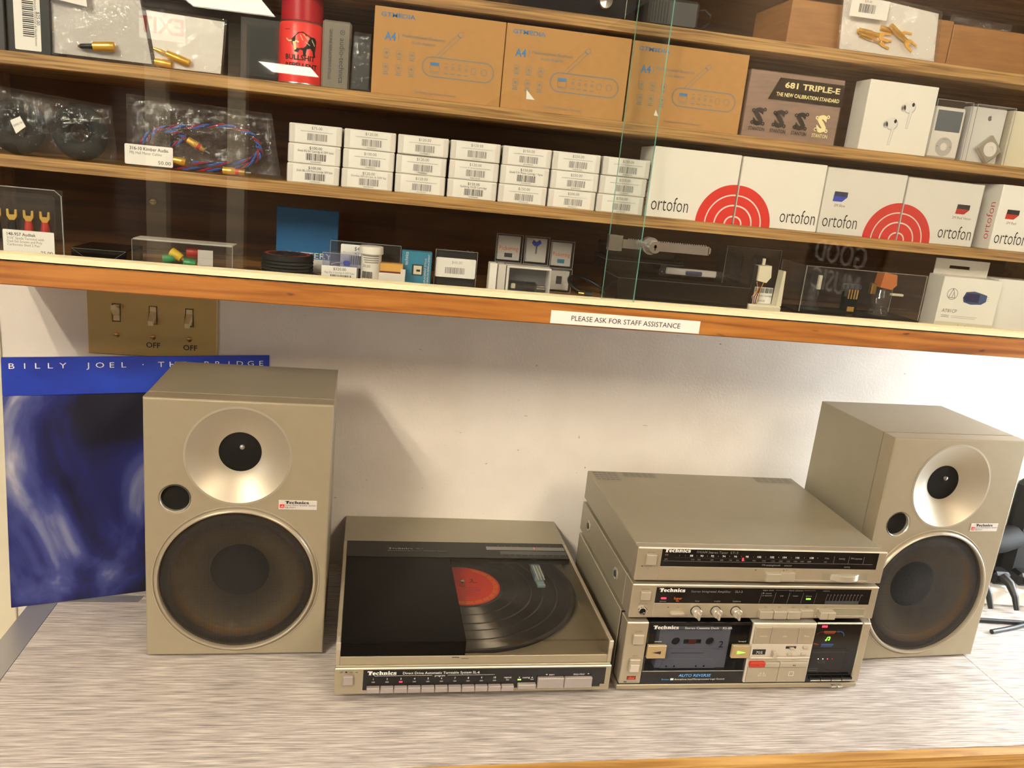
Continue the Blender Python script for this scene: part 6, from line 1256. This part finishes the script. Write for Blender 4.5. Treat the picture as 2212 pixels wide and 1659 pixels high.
p.rect(0.0005, 0.0785, 0.0010, 0.0110, 'plastic_ivory', 1); p.text('audio-technica', 0.0380, 0.0050, 0.0042, 'ink_black', 'c', w=0.0240, bold=0.02); p.build(t)
t = carton('white_box', 'plain white carton side at the right end of the bottom compartment', 'box', 1.0400, 0.0600, 0.0700, FLOOR_Z, 'white_gloss', 0.034, y=-0.150)

# --- top shelf, only lower edges in view
t = carton('amplifier_box', 'small glossy black amplifier with chrome knob on the top shelf', 'amplifier', 0.3850, 0.1300, 0.0600, SH3 + 0.0008, 'amp_black', 0.09, y=-0.160, b=0.001, part='case')
MB().lathe([(0.0078, 0.0), (0.0078, -0.010), (0.0070, -0.0112), (0.0, -0.0108)], (0.0930, 0, 0.0150), 'chrome', 'y', 40).build('volume_knob', t)
m = MB(); m.box(0.1180, 0.1186, -0.0006, 0, 0.002, 0.03, 'silver_bright'); m.build('trim_line', t)
m = MB()
for x in (0.015, 0.115):
    for y in (0.012, 0.078): MB().cyl((x, y, -0.0008), 0.006, 0, 0.001, 'rubber_black', 'z', 16).build('foot', t)
t = carton('power_adapter', 'grey black power adapter brick with ribbed side on the top shelf', 'power adapter', 0.5290, 0.0580, 0.0300, SH3, 'plastic_darkgrey', 0.060, y=-0.160, b=0.003, part='housing')
m = MB()
for k in range(6): m.box(0.004 + k * 0.0034, 0.0056 + k * 0.0034, -0.0006, 0.0, 0.004, 0.026, 'plastic_black', 0.0002)
m.build('ribs', t); MB().tube([(0.058, 0.008, 0.022), (0.066, 0.006, 0.0235), (0.072, 0.004, 0.018), (0.071, 0.002, 0.009), (0.063, 0.0, 0.002), (0.054, -0.003, 0.0018)], 0.0018, 'plastic_black').build('cord', t)
for i, (x, w, h, lab) in enumerate(((0.6985, 0.2030, 0.0505, 'bamboo box behind the bag of gold spades on the top shelf'), (0.9025, 0.1600, 0.0480, 'second bamboo box right of the bag of gold spades'))):
    carton('bamboo_box', lab, 'box', x, w, h, SH3, 'bamboo_box', 0.10, y=-0.148, group='bamboo boxes on the top shelf', b=0.001)
t, o = film_bag('spade_bag', 'clear zip bag with gold spade connectors before the bamboo box', 'bag', ((0.7500, 0.8260), (0.8760, 0.8140), (0.8830, 0.7582), (0.7560, 0.7582)), -0.1595, 0.009, seed=41, amp=0.002, n=(40, 24))
MB().add([(-0.060, 0.002, 0.002), (0.060, 0.002, 0.002), (0.0535, 0.002, 0.053), (-0.066, 0.002, 0.062), (-0.060, 0.003, 0.002), (0.060, 0.003, 0.002), (0.0535, 0.003, 0.053), (-0.066, 0.003, 0.062)], [(0, 1, 2, 3), (7, 6, 5, 4), (0, 4, 5, 1), (1, 5, 6, 2), (2, 6, 7, 3), (3, 7, 4, 0)], 'white_paper').build('white_card', t)
p = Pr((-0.062, -0.0060, 0.036)); p.rect(0.002, 0.048, 0.0, 0.020, 'label_white'); p.barcode(0.0120, 0.0320, 0.0050, 0.0140); p.text('$25.00', 0.0220, 0.0158, 0.0032, 'ink_grey', 'c'); p.build(t, 'price_label')
def spade(label, x, z, a, y=-0.1610):
    tf = Matrix.Rotation(a, 4, 'Y'); m = MB(); q = tf @ Matrix.Rotation(PI / 2, 4, 'Y')
    m.lathe([(0.0030, -0.026), (0.0032, -0.010), (0.0026, -0.008), (0.0026, 0.0)], (0, 0, 0), 'gold', 'z', 18, True, (True, True), q)
    m.prism([(0.0, -0.0026), (0.004, -0.0045), (0.014, -0.0050), (0.014, -0.0030), (0.006, -0.0022), (0.006, 0.0022), (0.014, 0.0030), (0.014, 0.0050), (0.004, 0.0045), (0.0, 0.0026)], -0.0008, 0.0008, 'gold', tf)
    return tag(m.build('spade_connector', None, (x, y, z)), label, 'connector', 'gold spade connectors in the bag')
spade('gold spade connector, upper left in the bag', 0.8020, 0.7790, 0.10); spade('gold spade connector, lower left in the bag', 0.8060, 0.7735, 0.18, -0.1592); spade('gold spade connector, upper right in the bag', 0.8300, 0.7840, 0.15, -0.1580); spade('gold spade connector, lower right in the bag', 0.8360, 0.7770, 0.55, -0.1625)
t, o = film_bag('clear_bag', 'empty clear bag lying on the second bamboo box', 'bag', ((0.9080, 0.8200), (0.9900, 0.8180), (0.9900, 0.8062), (0.9060, 0.8062)), -0.130, 0.010, seed=51, amp=0.001)
